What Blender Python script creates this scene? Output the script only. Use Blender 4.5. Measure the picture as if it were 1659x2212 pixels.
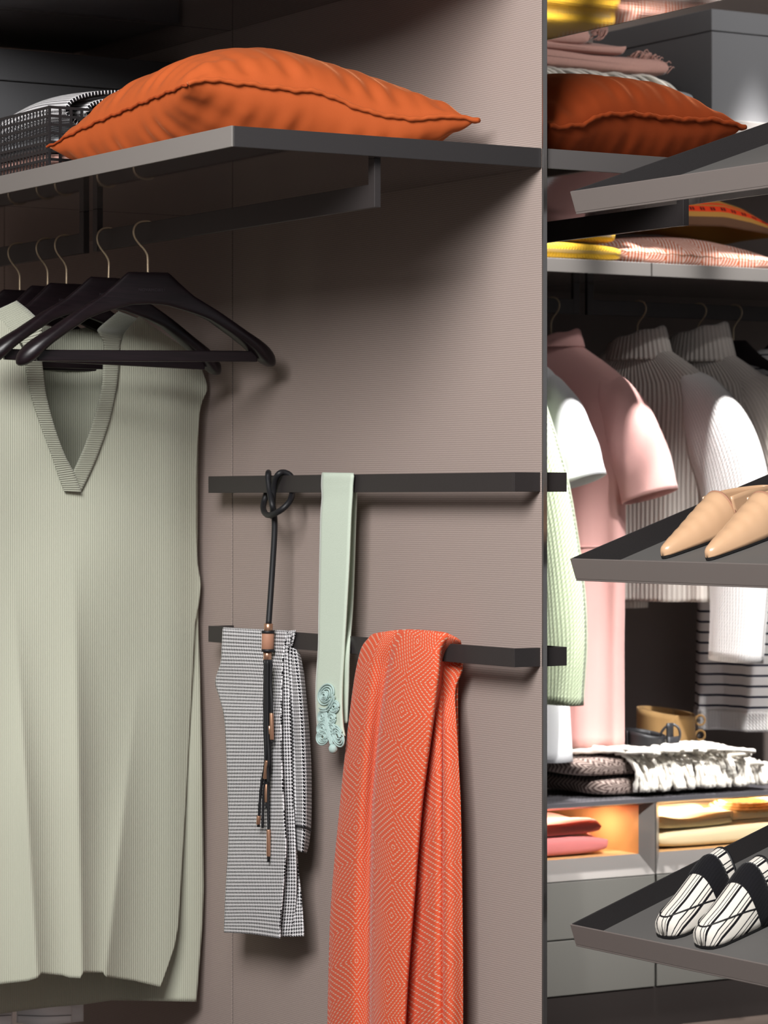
import bpy, bmesh, math, random
import numpy as np
from mathutils import Vector, Matrix
random.seed(7); RNG = np.random.RandomState(11)
for o in list(bpy.data.objects): bpy.data.objects.remove(o)
SC = bpy.context.scene; COL = SC.collection
PI = math.pi

# ---------------------------------------------------------------- camera
# world: the fabric partition is the plane x = 0 and its free edge is y = 0; +Y runs back along it
FPX = 6600.0; PSI = math.radians(31.5); CXP = 829.5; HYP = 1080.0; EYE = 1.33; Z0 = 5.186
FW = np.array([math.sin(PSI), math.cos(PSI), 0.0]); RT = np.array([math.cos(PSI), -math.sin(PSI), 0.0]); UPV = np.array([0, 0, 1.0])
CAM = -Z0 * FW - ((1171 - CXP) / FPX * Z0) * RT; CAM[2] = EYE
cd = bpy.data.cameras.new('camera'); co = bpy.data.objects.new('camera', cd); COL.objects.link(co)
co.location = CAM; co.rotation_euler = (PI / 2, 0, -PSI)
cd.sensor_fit = 'HORIZONTAL'; cd.sensor_width = 24.0; cd.lens = 24.0 * FPX / 1659.0
cd.shift_y = -(1106 - HYP) / 1659.0
cd.clip_start = 0.05; cd.clip_end = 60
cd.dof.use_dof = True; cd.dof.focus_distance = 5.35; cd.dof.aperture_fstop = 9.0
SC.camera = co

# ---------------------------------------------------------------- world and lights
wd = bpy.data.worlds.new('world'); SC.world = wd; wd.use_nodes = True
bg = wd.node_tree.nodes['Background']; bg.inputs[0].default_value = (0.93, 0.96, 1.0, 1); bg.inputs[1].default_value = 0.31
def area(name, loc, target, size, power, color=(1, 1, 1), size_y=None, spread=None):
    l = bpy.data.lights.new(name, 'AREA'); l.energy = power; l.color = color; l.size = size
    if size_y: l.shape = 'RECTANGLE'; l.size_y = size_y
    if spread: l.spread = spread
    o = bpy.data.objects.new(name, l); COL.objects.link(o); o.location = loc
    o.rotation_euler = (Vector(target) - Vector(loc)).to_track_quat('-Z', 'Y').to_euler(); return o
def spot(name, loc, target, power, angle, blend=.4, radius=.03, color=(1, 1, 1)):
    l = bpy.data.lights.new(name, 'SPOT'); l.energy = power; l.color = color; l.spot_size = math.radians(angle); l.spot_blend = blend
    l.shadow_soft_size = radius
    o = bpy.data.objects.new(name, l); COL.objects.link(o); o.location = loc
    o.rotation_euler = (Vector(target) - Vector(loc)).to_track_quat('-Z', 'Y').to_euler(); return o
area('window_light', (-2.75, -1.85, 3.45), (-0.1, 0.4, 1.0), 1.9, 335, (1.0, 0.985, 0.97))
for sx_ in (.95, 1.30, 1.65, 2.0, 2.35): spot('ceiling_or_fill_spot', (sx_, 1.79, 2.93), (sx_ + .02, 1.99, 1.1), 520, 21, .9, .03, (1.0, .985, .97))
for sx_ in (1.2, 1.75, 2.3): spot('ceiling_or_fill_spot', (sx_, -.15, 2.93), (sx_ + .05, 1.98, .74), 430, 27, .85, .05, (1.0, .985, .97))  # added low-aimed fill to brighten the fringe and lower clothes, no known lamp
spot('ceiling_or_fill_spot', (2.2, .3, 2.95), (1.75, 2.0, 2.42), 70, 46, .9, .04, (1.0, .985, .97))  # added fill, an invented source to lift the upper box and pink blanket
vs = SC.view_settings; vs.view_transform = 'Standard'; vs.look = 'None'; vs.gamma = 1.0; vs.use_curve_mapping = False
vs.exposure = 0.0

# ---------------------------------------------------------------- pixel (1659x2212) -> a point on a real plane
def ray(x, y): return FW + RT * ((x - CXP) / FPX) - UPV * ((y - HYP) / FPX)
def PX(x, y, X): d = ray(x, y); return CAM + d * ((X - CAM[0]) / d[0])
def PY(x, y, Y): d = ray(x, y); return CAM + d * ((Y - CAM[1]) / d[1])
def PZ(x, y, Z): d = ray(x, y); return CAM + d * ((Z - CAM[2]) / d[2])
def PD(x, y, D): return CAM + ray(x, y) * D
def PN(x, y, p0, n): d = ray(x, y); return CAM + d * (np.dot(np.array(p0) - CAM, n) / np.dot(d, n))

# ---------------------------------------------------------------- materials
def C(r, g, b):
    f = lambda c: (c / 255 / 12.92) if c / 255 <= .04045 else ((c / 255 + .055) / 1.055) ** 2.4
    return (f(r), f(g), f(b), 1.0)
class S:
    def __init__(s, m, o): s.m = m; s.o = o
    def __add__(s, b): return s.m.f('ADD', s, b)
    def __sub__(s, b): return s.m.f('SUBTRACT', s, b)
    def __mul__(s, b): return s.m.f('MULTIPLY', s, b)
    def __truediv__(s, b): return s.m.f('DIVIDE', s, b)
    def __lt__(s, b): return s.m.f('LESS_THAN', s, b)
    def __gt__(s, b): return s.m.f('GREATER_THAN', s, b)
    def frac(s): return s.m.f('FRACT', s)
    def floor(s): return s.m.f('FLOOR', s)
    def abs(s): return s.m.f('ABSOLUTE', s)
    def sin(s): return s.m.f('SINE', s)
    def mod(s, b): return s.m.f('FLOORED_MODULO', s, b)
class Mat:
    def __init__(s, name, base=(.5, .5, .5, 1), rough=.6, metal=0, spec=.5, sheen=0, coat=0, coat_rough=.05, sheen_tint=None):
        s.mat = bpy.data.materials.new(name); s.mat.use_nodes = True; s.nt = s.mat.node_tree
        s.b = s.nt.nodes['Principled BSDF']; i = s.b.inputs
        i['Base Color'].default_value = base; i['Roughness'].default_value = rough; i['Metallic'].default_value = metal
        i['Specular IOR Level'].default_value = spec; i['Sheen Weight'].default_value = sheen; i['Sheen Roughness'].default_value = .35
        if sheen_tint: i['Sheen Tint'].default_value = sheen_tint
        i['Coat Weight'].default_value = coat; i['Coat Roughness'].default_value = coat_rough
        s._tc = None
    def n(s, t): return s.nt.nodes.new(t)
    def link(s, a, b): s.nt.links.new(a.o if isinstance(a, S) else a, b)
    def put(s, sock, v):
        if isinstance(v, S): s.link(v, sock)
        else: sock.default_value = v
    def f(s, op, a, b=None, c=None):
        nd = s.n('ShaderNodeMath'); nd.operation = op
        for k, v in enumerate((a, b, c)):
            if v is not None: s.put(nd.inputs[k], v)
        return S(s, nd.outputs[0])
    def co(s, kind='UV'):
        if s._tc is None: s._tc = s.n('ShaderNodeTexCoord')
        return S(s, s._tc.outputs[kind])
    def xyz(s, kind='UV'):
        sp = s.n('ShaderNodeSeparateXYZ'); s.link(s.co(kind), sp.inputs[0]); return [S(s, o) for o in sp.outputs]
    def comb(s, x, y, z=0.0):
        cb = s.n('ShaderNodeCombineXYZ'); s.put(cb.inputs[0], x); s.put(cb.inputs[1], y); s.put(cb.inputs[2], z); return S(s, cb.outputs[0])
    def noise(s, scale, vec=None, detail=2, rough=.5):
        nd = s.n('ShaderNodeTexNoise'); nd.inputs['Scale'].default_value = scale; nd.inputs['Detail'].default_value = detail
        nd.inputs['Roughness'].default_value = rough
        s.link(vec if vec is not None else s.co('Object'), nd.inputs['Vector']); return S(s, nd.outputs['Fac'])
    def mix(s, fac, a, b):
        nd = s.n('ShaderNodeMix'); nd.data_type = 'RGBA'; s.put(nd.inputs[0], fac); s.put(nd.inputs[6], a); s.put(nd.inputs[7], b)
        return S(s, nd.outputs[2])
    def color(s, v): s.put(s.b.inputs['Base Color'], v)
    def bump(s, h, dist=.001, strength=1.0):
        nd = s.n('ShaderNodeBump'); nd.inputs['Strength'].default_value = strength; nd.inputs['Distance'].default_value = dist
        s.link(h, nd.inputs['Height']); s.link(S(s, nd.outputs[0]), s.b.inputs['Normal']); return s
def lerp4(a, b, t): return tuple(a[i] * (1 - t) + b[i] * t for i in range(4))
TAU = 2 * PI

def m_weave():
    m = Mat('taupe_woven_fabric', rough=.85, spec=.25)
    x, y, z = m.xyz('Object'); p = .0038
    row = (z / p).floor(); h = ((y / p + row * .5) * TAU).sin() * .5 + .5
    v = ((z / p) * TAU).sin() * .5 + .5
    w = h * v
    nz = m.noise(420, m.comb(x, y * .35, z), 2)
    c = m.mix(w, C(138, 124, 118), C(188, 172, 164))
    m.color(m.mix(m.f('MULTIPLY', nz, .6), c, C(150, 135, 128))); m.bump(w * .7 + nz * .5, .0005, .4); return m.mat
def m_knit(name, col, rib=.0032, dark=.80, cross=0.0, sheen=.25, dist=.001, stitch=.0022):
    m = Mat(name, col, .9, spec=.2, sheen=sheen)
    u, v, _ = m.xyz('UV')
    r = (u * (TAU / rib)).sin() * .5 + .5
    st = ((v * (TAU / stitch)) + (u * (TAU / rib))).sin() * .5 + .5
    nz = m.noise(600, m.comb(u, v, 0.), 2)
    h = r * .75 + st * .25 + nz * .25 if not cross else r * .4 + st * .4 + nz * .3
    m.color(m.mix(nz * .5 + r * .5, lerp4(col, (0, 0, 0, 1), 1 - dark), col)); m.bump(h, dist, .8); return m.mat
def m_cloth(name, col, rough=.88, sheen=.15, grain=900, var=.12, dist=.0004):
    m = Mat(name, col, rough, spec=.25, sheen=sheen)
    nz = m.noise(grain, m.co('Object'), 3)
    m.color(m.mix(nz, lerp4(col, (0, 0, 0, 1), var), col)); m.bump(nz, dist, .5); return m.mat
def m_hound(name, thread=.00085, dark=C(22, 21, 25), light=C(236, 234, 236)):
    m = Mat(name, rough=.9, spec=.2, sheen=.1)
    u, v, _ = m.xyz('UV')
    i = (u / thread).floor(); j = (v / thread).floor()
    a = i.mod(8.0) < 3.5; b = j.mod(8.0) < 3.5
    tw = (i + j).mod(4.0) < 1.5
    sel = m.f('ADD', tw * a, m.f('SUBTRACT', 1.0, tw) * b)
    m.color(m.mix(sel, light, dark)); m.bump(tw, .0005, .5); return m.mat
def m_metal_grey(name, col, rough=.38, metal=.35, coat=0.0):
    m = Mat(name, col, rough, metal, spec=.5, coat=coat)
    nz = m.noise(1500, m.co('Object'), 2); m.color(m.mix(nz * .25, col, lerp4(col, (1, 1, 1, 1), .12))); return m.mat
def m_gloss(name, col, rough=.04, metal=.75):
    m = Mat(name, col, rough, metal, spec=.6)
    nz = m.noise(14, m.comb(m.xyz('Object')[0], m.xyz('Object')[1] * 6, 0.), 2); m.bump(nz, .0005, .05); return m.mat
def m_wood():
    m = Mat('dark_wenge_wood', rough=.36, spec=.4)
    x, y, z = m.xyz('Object')
    g = m.noise(1.0, m.comb(x * 9, y * 60, z * 210 + (x * 9).sin() * 2), 4, .6)
    g2 = m.noise(1.0, m.comb(x * 25, y * 90, z * 700), 2)
    m.color(m.mix(m.f('MULTIPLY', g, g2), C(9, 6, 9), C(42, 28, 34))); m.bump(g, .0004, .35); return m.mat
def m_velvet(name, col, tint):
    m = Mat(name, col, .75, spec=.15, sheen=.55, sheen_tint=tint)
    m.b.inputs['Sheen Roughness'].default_value = .3
    nz = m.noise(9, m.co('Object'), 3); n2 = m.noise(1200, m.co('Object'), 2)
    m.color(m.mix(nz * .5 + n2 * .4, lerp4(col, (0, 0, 0, 1), .22), col)); m.bump(n2, .0005, .5); return m.mat
def m_scarf():
    m = Mat('orange_diamond_weave', rough=.9, spec=.2, sheen=.15)
    u, v, _ = m.xyz('UV'); W = .150; H = .126
    a = ((u / W).frac() - .5).abs() * 2.0; b = ((v / H).frac() - .5).abs() * 2.0
    d = a + b
    ln = (d * 6.0).frac()
    line = (ln - .5).abs() < .155
    dots = ((v * (TAU / .0046)).sin() > -.45) * line
    n2 = m.noise(700, m.comb(u, v, 0.), 2)
    tw = ((u + v) * (TAU / .0034)).sin() * .5 + .5
    base = m.mix(n2 * .6, C(222, 92, 58), C(190, 70, 42))
    m.color(m.mix(dots, base, C(208, 168, 146)))
    m.bump(m.f('SUBTRACT', 1.0, line) * .8 + tw * .2, .0012, .7); return m.mat
def m_herring(name, c1, c2, w=.03, p=.0075, k=.5, dist=.0012, soft=0.0):
    m = Mat(name, rough=.92, spec=.15, sheen=.1)
    u, v, _ = m.xyz('UV')
    z = ((u / w).frac() - .5).abs() * (2 * k * w)
    s = ((v + z) / p).frac()
    n2 = m.noise(90, m.comb(u * .4, v, 0.), 3)
    fac = (s < .5) if not soft else m.f('MULTIPLY', (s < .55), n2 * soft + .1)
    m.color(m.mix(fac, c1, c2)); m.bump(s, dist, .6); return m.mat
def m_stripe():
    m = Mat('white_knit_navy_stripes', rough=.9, spec=.2)
    u, v, _ = m.xyz('UV')
    s = (v / .0285).frac() < .2
    rib = (u * (TAU / .005)).sin()
    m.color(m.mix(s, C(236, 232, 232), C(24, 28, 52))); m.bump(rib, .0008, .5); return m.mat
def m_shoe_stripe():
    m = Mat('cream_canvas_black_stripes', rough=.9, spec=.2)
    u, v, _ = m.xyz('UV')                              # u across in metres
    k = u / .0145; fr = k.frac(); odd = k.floor().mod(2.0)
    wdt = odd * .16 + .14
    s = fr < wdt; th = ((fr - .55).abs() < .05) * odd
    n2 = (u * (TAU / .0012)).sin()
    fac = m.f('MAXIMUM', s, th)
    m.color(m.mix(fac, C(232, 226, 216), C(22, 20, 24))); m.bump(n2, .0004, .4); return m.mat
def m_pouch():
    m = Mat('brown_woven_pouch', rough=.9, spec=.2)
    u, v, _ = m.xyz('UV')                              # v = 0..1 bottom to top of the visible side
    red = ((v - .50).abs() < .085); red2 = ((v - .66).abs() < .03)
    mot = (((u / .034).frac() - .5).abs() < .24) * ((v - .50).abs() < .05) * ((((u / .034) * 4.0).frac() - .5).abs() < .33)
    c = m.mix((v < .27), C(176, 128, 62), C(98, 70, 52))
    c = m.mix(m.f('MAXIMUM', red, red2), c, C(226, 62, 28)); m.color(m.mix(mot, c, C(30, 22, 20))); return m.mat
M = {}
M['weave'] = m_weave()
M['weave_dark'] = m_cloth('dark_taupe_wall_cloth', C(132, 120, 114))
M['shelf'] = m_metal_grey('grey_satin_lacquer', C(128, 123, 119), .34, .25)
M['shelf_gloss'] = m_gloss('glossy_smoked_underside', C(158, 150, 149))
M['cap'] = m_metal_grey('dark_brown_end_cap', C(34, 30, 31), .5, .1)
M['cap_grey'] = m_metal_grey('grey_end_cap', C(92, 88, 87), .4, .2)
M['rail'] = m_metal_grey('dark_bronze_metal', C(45, 39, 39), .48, .35)
M['trim'] = m_metal_grey('bright_edge_profile', C(150, 146, 144), .18, .9)
M['brass'] = m_metal_grey('pale_brass', C(226, 204, 172), .26, .5)
M['wood'] = m_wood()
M['sage'] = m_knit('sage_fine_rib_knit', C(194, 196, 178), .0037, .84)
M['sage_band'] = m_knit('sage_cross_rib_band', C(190, 192, 174), .0046, .66, dist=.003)
M['orange'] = m_velvet('burnt_orange_velvet', C(178, 84, 40), C(255, 170, 120))
M['orange_deep'] = m_velvet('rust_velvet', C(158, 66, 28), C(255, 150, 100))
M['hound'] = m_hound('houndstooth_wool')
M['black'] = m_metal_grey('black_lacquered_metal', C(20, 17, 20), .4, .3)
M['box_dark'] = m_cloth('charcoal_cloth_box', C(78, 78, 80))
M['box'] = m_cloth('grey_cloth_box', C(122, 122, 124))
M['cord'] = Mat('black_leather_cord', C(26, 26, 29), .5, spec=.4).mat
M['copper'] = m_metal_grey('brushed_copper', C(196, 150, 122), .32, .8)
M['leather_tan'] = m_cloth('rose_tan_leather', C(176, 128, 104), .55, 0)
M['mint'] = m_cloth('mint_felted_wool', C(198, 210, 194), .95, .3, 500, .1, .0008)
M['mint_cord'] = m_cloth('mint_satin_cord', C(176, 200, 196), .5, .1)
M['scarf'] = m_scarf()
M['white'] = m_cloth('white_cotton', C(236, 236, 238), .85, .1, 900, .05)
M['tray'] = m_metal_grey('grey_brown_tray_metal', C(122, 113, 109), .42, .25)
M['tray_liner'] = m_cloth('dark_grey_tray_liner', C(98, 96, 94), .6, 0)
M['beige_leather'] = Mat('beige_creased_leather', C(208, 168, 132), .28, spec=.5, coat=.25, coat_rough=.12).mat
M['insole'] = m_cloth('tan_insole', C(168, 122, 82), .6, 0)
M['sole'] = Mat('black_sole', C(16, 15, 16), .6).mat
M['shoe_stripe'] = m_shoe_stripe()
M['black_knit'] = m_knit('black_braided_wool', C(24, 23, 27), .006, .6, 1)
M['mustard'] = m_knit('mustard_chunky_knit', C(206, 160, 36), .010, .7, 1, dist=.003, stitch=.011)
M['pink_herring'] = m_herring('coral_herringbone_linen', C(232, 212, 202), C(198, 104, 66), .12, .018, .9, .0006, 1.9)
M['pouch'] = m_pouch()
M['brown_felt'] = m_cloth('brown_felt', C(112, 78, 56))
M['pink'] = m_knit('soft_pink_jersey', C(226, 174, 168), .0016, .92, dist=.0003)
M['cream_rib'] = m_knit('oatmeal_wide_rib', C(214, 204, 196), .0135, .74, dist=.004, stitch=.004)
M['white_knit'] = m_knit('white_cross_knit', C(236, 232, 230), .009, .9, 1, dist=.002, stitch=.009)
M['green_knit'] = m_knit('pale_green_open_knit', C(212, 226, 190), .0125, .72, 1, dist=.0035, stitch=.0105)
M['stripe'] = m_stripe()
M['tan'] = m_cloth('tan_suede', C(182, 144, 94), .8, .1)
M['blanket'] = m_herring('brown_herringbone_blanket', C(84, 70, 66), C(150, 134, 126), .034, .017, .6)
M['fringe'] = m_cloth('cream_wool_fringe', C(236, 230, 220), .95, .2)
M['pink_wool'] = m_cloth('dusty_pink_wool', C(204, 158, 146), .95, .3, 300, .2)
M['grey_wool'] = m_cloth('grey_wool', C(150, 152, 156), .95, .2)
M['rose_wool'] = m_cloth('rose_wool', C(206, 122, 120), .95, .3, 500)
M['cream_wool'] = m_cloth('cream_cashmere', C(214, 198, 160), .95, .3, 500)
M['cab'] = m_metal_grey('olive_grey_lacquer', C(120, 118, 112), .36, .15)
M['cab_in'] = m_cloth('tan_cubby_lining', C(206, 164, 112), .4, 0)
M['plinth'] = m_cloth('dark_brown_plinth', C(52, 46, 44), .7, 0)
M['floor'] = m_cloth('dark_oak_floor', C(66, 56, 50), .5, 0, 40)
M['ceil'] = m_cloth('white_ceiling_paint', C(150, 146, 144), .9, 0)

# ---------------------------------------------------------------- mesh helpers
ORG = {}
def thing(name, label, cat, loc=(0, 0, 0), rot=(0, 0, 0), group=None):
    o = bpy.data.objects.new(name, None); COL.objects.link(o); o.location = loc; o.rotation_euler = rot; o.empty_display_size = .05
    o['label'] = label; o['category'] = cat
    if group: o['group'] = group
    ORG[o.name] = np.array(loc, float); return o
def tag(o, label=None, cat=None, group=None, kind=None):
    if label: o['label'] = label
    if cat: o['category'] = cat
    if group: o['group'] = group
    if kind: o['kind'] = kind
    return o
def mk(name, verts, faces, mat, parent=None, uv=None, smooth=True, solid=0.0, local=False, bev=0.0, sub=0, off=0.0):
    v = np.asarray(verts, float)
    loc = np.zeros(3)
    if parent is None:
        if not local:
            lo, hi = v.min(0), v.max(0); loc = np.array([(lo[0] + hi[0]) / 2, (lo[1] + hi[1]) / 2, lo[2]])
    elif not local: loc = ORG[parent.name]
    me = bpy.data.meshes.new(name); me.from_pydata((v - loc).tolist(), [], [tuple(int(i) for i in f) for f in faces])
    me.materials.append(mat)
    if uv is not None:
        ul = me.uv_layers.new(name='UVMap'); li = np.empty(len(me.loops), int); me.loops.foreach_get('vertex_index', li)
        ul.data.foreach_set('uv', np.asarray(uv, float)[li].ravel())
    if smooth: me.polygons.foreach_set('use_smooth', [True] * len(me.polygons))
    me.update()
    o = bpy.data.objects.new(name, me); COL.objects.link(o)
    if parent is not None: o.parent = parent
    else: o.location = loc
    ORG[o.name] = loc if not local else np.zeros(3)
    if bev:
        b = o.modifiers.new('bevel', 'BEVEL'); b.width = bev; b.segments = 2; b.limit_method = 'ANGLE'
    if solid:
        s = o.modifiers.new('solidify', 'SOLIDIFY'); s.thickness = solid; s.offset = off
    if sub:
        s = o.modifiers.new('subdivision', 'SUBSURF'); s.levels = sub; s.render_levels = sub
    return o
BF = [(0, 3, 2, 1), (4, 5, 6, 7), (0, 1, 5, 4), (1, 2, 6, 5), (2, 3, 7, 6), (3, 0, 4, 7)]
def bxv(lo, hi):
    (a, b, c), (d, e, f) = lo, hi
    return [(a, b, c), (d, b, c), (d, e, c), (a, e, c), (a, b, f), (d, b, f), (d, e, f), (a, e, f)]
def box(name, lo, hi, mat, parent=None, bev=.0012, local=False): return mk(name, bxv(lo, hi), BF, mat, parent, smooth=False, bev=bev, local=local)
def boxes(name, lst, mat, parent=None, bev=0, local=False):
    V = []; Fc = []
    for lo, hi in lst:
        k = len(V); V += bxv(lo, hi); Fc += [tuple(i + k for i in f) for f in BF]
    return mk(name, V, Fc, mat, parent, smooth=False, bev=bev, local=local)
def catmull(P, n):
    """P (m,d) control points -> n samples of a Catmull-Rom curve through them"""
    P = np.asarray(P, float); m = len(P)
    if m == 2: t = np.linspace(0, 1, n)[:, None]; return P[0] * (1 - t) + P[1] * t
    Q = np.vstack([2 * P[0] - P[1], P, 2 * P[-1] - P[-2]])
    t = np.linspace(0, m - 1, n); i = np.minimum(t.astype(int), m - 2); f = (t - i)[:, None]
    a, b, c, d = Q[i], Q[i + 1], Q[i + 2], Q[i + 3]
    return .5 * (2 * b + (c - a) * f + (2 * a - 5 * b + 4 * c - d) * f ** 2 + (3 * b - a - 3 * c + d) * f ** 3)
def grid_faces(nv, nu, wrap=False):
    F_ = []
    for j in range(nv - 1):
        for i in range(nu if wrap else nu - 1):
            i2 = (i + 1) % nu; F_.append((j * nu + i, j * nu + i2, (j + 1) * nu + i2, (j + 1) * nu + i))
    return F_
def arc_uv(G):
    nv, nu = G.shape[:2]
    du = np.linalg.norm(np.diff(G, axis=1), axis=2); u = np.concatenate([np.zeros((nv, 1)), np.cumsum(du, 1)], 1)
    u = u - u[:, nu // 2:nu // 2 + 1]
    # one scale for the whole cloth so that the pattern does not swim
    dv = np.linalg.norm(np.diff(G, axis=0), axis=2).mean(1); v = np.concatenate([[0], -np.cumsum(dv)])
    return np.stack([u, np.repeat(v[:, None], nu, 1)], 2).reshape(-1, 2)
def sheet(name, G, mat, parent=None, solid=.002, uv=None, local=False, sub=0, off=0.0):
    G = np.asarray(G, float); nv, nu = G.shape[:2]
    return mk(name, G.reshape(-1, 3), grid_faces(nv, nu), mat, parent, uv=arc_uv(G) if uv is None else uv, solid=solid, local=local, sub=sub, off=off)
def drape(name, rows, plane, mat, parent=None, nu=60, nv=80, solid=.002, fn=None, uv=None):
    """rows of control points (px, py, off): pixel position and distance in front of the plane x=/y= given"""
    A = np.array([catmull([q for q in r], nu) for r in rows])          # rows, nu, 3
    B = np.stack([catmull(A[:, i], nv) for i in range(nu)], 1)
    G = np.zeros_like(B)
    for j in range(nv):
        for i in range(nu):
            x, y, o = B[j, i]
            if fn: o = o + fn(x, y)
            G[j, i] = PX(x, y, plane[1] - o) if plane[0] == 'x' else PY(x, y, plane[1] - o)
    return sheet(name, G, mat, parent, solid, uv=uv)
def frames(P):
    P = np.asarray(P, float); n = len(P); T = np.gradient(P, axis=0); T /= np.linalg.norm(T, axis=1)[:, None] + 1e-12
    a = np.array([0, 0, 1.]) if abs(T[0][2]) < .9 else np.array([1., 0, 0]); N = np.cross(T[0], a); N /= np.linalg.norm(N); out = []
    for k in range(n):
        N = N - T[k] * np.dot(N, T[k]); N /= np.linalg.norm(N); out.append((T[k], N, np.cross(T[k], N)))
    return out
def tube_vf(P, r, n=8, closed=False, cap=True):
    P = np.asarray(P, float); m = len(P); r = np.broadcast_to(r, (m,)); V = []; fr = frames(P)
    for k in range(m):
        for q in range(n):
            a = TAU * q / n; V.append(P[k] + r[k] * (math.cos(a) * fr[k][1] + math.sin(a) * fr[k][2]))
    F_ = grid_faces(m, n, True)
    F_ = [(a, d, c, b) for a, b, c, d in F_]
    if closed: F_ += [((m - 1) * n + q, q, (q + 1) % n, (m - 1) * n + (q + 1) % n) for q in range(n)]
    elif cap: F_ += [tuple(range(n)), tuple((m - 1) * n + q for q in reversed(range(n)))]
    return V, F_
def tube(name, P, r, mat, parent=None, n=8, closed=False, local=False, smooth=True):
    V, F_ = tube_vf(P, r, n, closed); L = np.concatenate([[0], np.cumsum(np.linalg.norm(np.diff(np.asarray(P, float), axis=0), axis=1))])
    uv = [(q / n * .02, L[k]) for k in range(len(P)) for q in range(n)]
    return mk(name, V, F_, mat, parent, local=local, smooth=smooth, uv=uv)
def tubes(name, paths, r, mat, parent=None, n=6, local=False):
    V = []; F_ = []
    for P in paths:
        v, f = tube_vf(P, r, n); k = len(V); V += list(v); F_ += [tuple(i + k for i in q) for q in f]
    return mk(name, V, F_, mat, parent, local=local)
def loft(name, R, mat, parent=None, cap=True, local=False, solid=0.0, sub=0, uv=None):
    R = np.asarray(R, float); m, n = R.shape[:2]; F_ = grid_faces(m, n, True)
    V = R.reshape(-1, 3)
    if cap:
        F_ = F_ + [tuple(reversed(range(n))), tuple((m - 1) * n + q for q in range(n))]
    per = np.linalg.norm(np.diff(np.concatenate([R, R[:, :1]], 1), axis=1), axis=2)
    u = np.concatenate([np.zeros((m, 1)), np.cumsum(per, 1)[:, :-1]], 1); u = np.repeat(u.max(0)[None], m, 0)
    dv = np.linalg.norm(np.diff(R, axis=0), axis=2).mean(1); v = np.concatenate([[0], -np.cumsum(dv)])
    if uv is None: uv = np.stack([u, np.repeat(v[:, None], n, 1)], 2).reshape(-1, 2)
    return mk(name, V, F_, mat, parent, uv=uv, local=local, solid=solid, sub=sub)
def sm(a, b, x): t = np.clip((x - a) / (b - a), 0, 1); return t * t * (3 - 2 * t)
def interp(tab, x): return float(np.interp(x, [t[0] for t in tab], [t[1] for t in tab]))
def text_mesh(name, txt, size, mat, parent, M4, depth=.0003):
    cu = bpy.data.curves.new('lettering', 'FONT'); cu.body = txt; cu.size = size; cu.align_x = 'CENTER'; cu.extrude = depth; cu.space_character = 1.08
    tmp = bpy.data.objects.new('lettering_tmp', cu); COL.objects.link(tmp)
    dg = bpy.context.evaluated_depsgraph_get(); me = bpy.data.meshes.new_from_object(tmp.evaluated_get(dg)); bpy.data.objects.remove(tmp)
    me.transform(M4); me.materials.clear(); me.materials.append(mat)
    o = bpy.data.objects.new(name, me); COL.objects.link(o); o.parent = parent; return o

# ---------------------------------------------------------------- structure
ZS, ZT = 1.894, 1.927            # the long shelf: underside and top
ZU, ZV = 2.270, 2.303            # the shelf above it
CEIL = 3.9
PH = 3.0                         # height of the wardrobe panels
FY0, FY1 = 1.93, 2.53            # the far unit along the back wall: front and back
tag(box('floor', (-4, -4.5, -.05), (4, 2.65, 0), M['floor'], bev=0), kind='structure')
tag(box('ceiling', (-4, -4.5, CEIL), (4, 2.65, CEIL + .1), M['ceil'], bev=0), kind='structure')
tag(box('wall_back', (-4, 2.55, 0), (4, 2.65, CEIL), M['weave_dark'], bev=0), kind='structure')
tag(box('wall_left', (-4.1, -4.5, 0), (-4, 2.65, CEIL), M['ceil'], bev=0), kind='structure')
tag(box('wall_right', (4, -4.5, 0), (4.1, 2.65, CEIL), M['ceil'], bev=0), kind='structure')
w = box('wall_partition', (.0012, .004, 0), (.0058, 2.549, PH), M['rail'], bev=0); tag(w, kind='structure')
def panel(y0, y1):
    o = mk('panel', bxv((0, y0, 0), (.007, y1, PH)), BF, M['weave'], w, smooth=False, bev=.0012); return o
panel(.0, 1.0935); panel(1.0965, 2.19); panel(2.193, 2.548)
tr = box('trim_1', (-.0012, -.005, 0), (.0072, -.0006, PH), M['trim'], bev=.0005); tag(tr, kind='structure')

def shelf(name, label, lo, hi, front, capside=None, cap_mat=None):
    """a long shelf board with its satin front strip, glossy underside and an end cap"""
    (x0, y0, z0), (x1, y1, z1) = lo, hi
    t = thing(name, label, 'shelf', ((x0 + x1) / 2, (y0 + y1) / 2, z0))
    e = .004
    box('board', (x0 + e, y0 + e, z0 + .0015), (x1 - (e if front != 'wall' else 0), y1 - .0005, z1), M['shelf'], t, bev=0)
    box('underside', (x0 + .0015, y0 + .0015, z0), (x1 - .0002, y1 - .0002, z0 + .0012), M['shelf_gloss'], t, bev=0)
    if front == '-x': box('front_strip', (x0, y0, z0 - .0004), (x0 + e, y1 - .0005, z1 + .0004), M['shelf'], t, .0008)
    if front == '-y': box('front_strip', (x0 + .0005, y0, z0 - .0004), (x1 - .0005, y0 + e, z1 + .0004), M['shelf'], t, .0008)
    if front == '+x': box('front_strip', (x1 - e, y0, z0 - .0004), (x1, y1 - .0005, z1 + .0004), M['shelf'], t, .0008)
    if capside == '-y': box('end_cap', (x0 + e + .0006, y0, z0 - .0002), (x1 - .001, y0 + e, z1 + .0002), cap_mat, t, .0008)
    return t
shelf('wardrobe_shelf', 'long grey shelf with dark end carrying the left orange cushion', (-.600, .0, ZS), (-.0005, 1.0935, ZT), '-x', '-y', M['cap'])
shelf('wardrobe_shelf', 'rear length of the left grey shelf, under the dark grey storage box', (-.600, 1.0965, ZS), (-.0005, 2.19, ZT), '-x')
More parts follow.
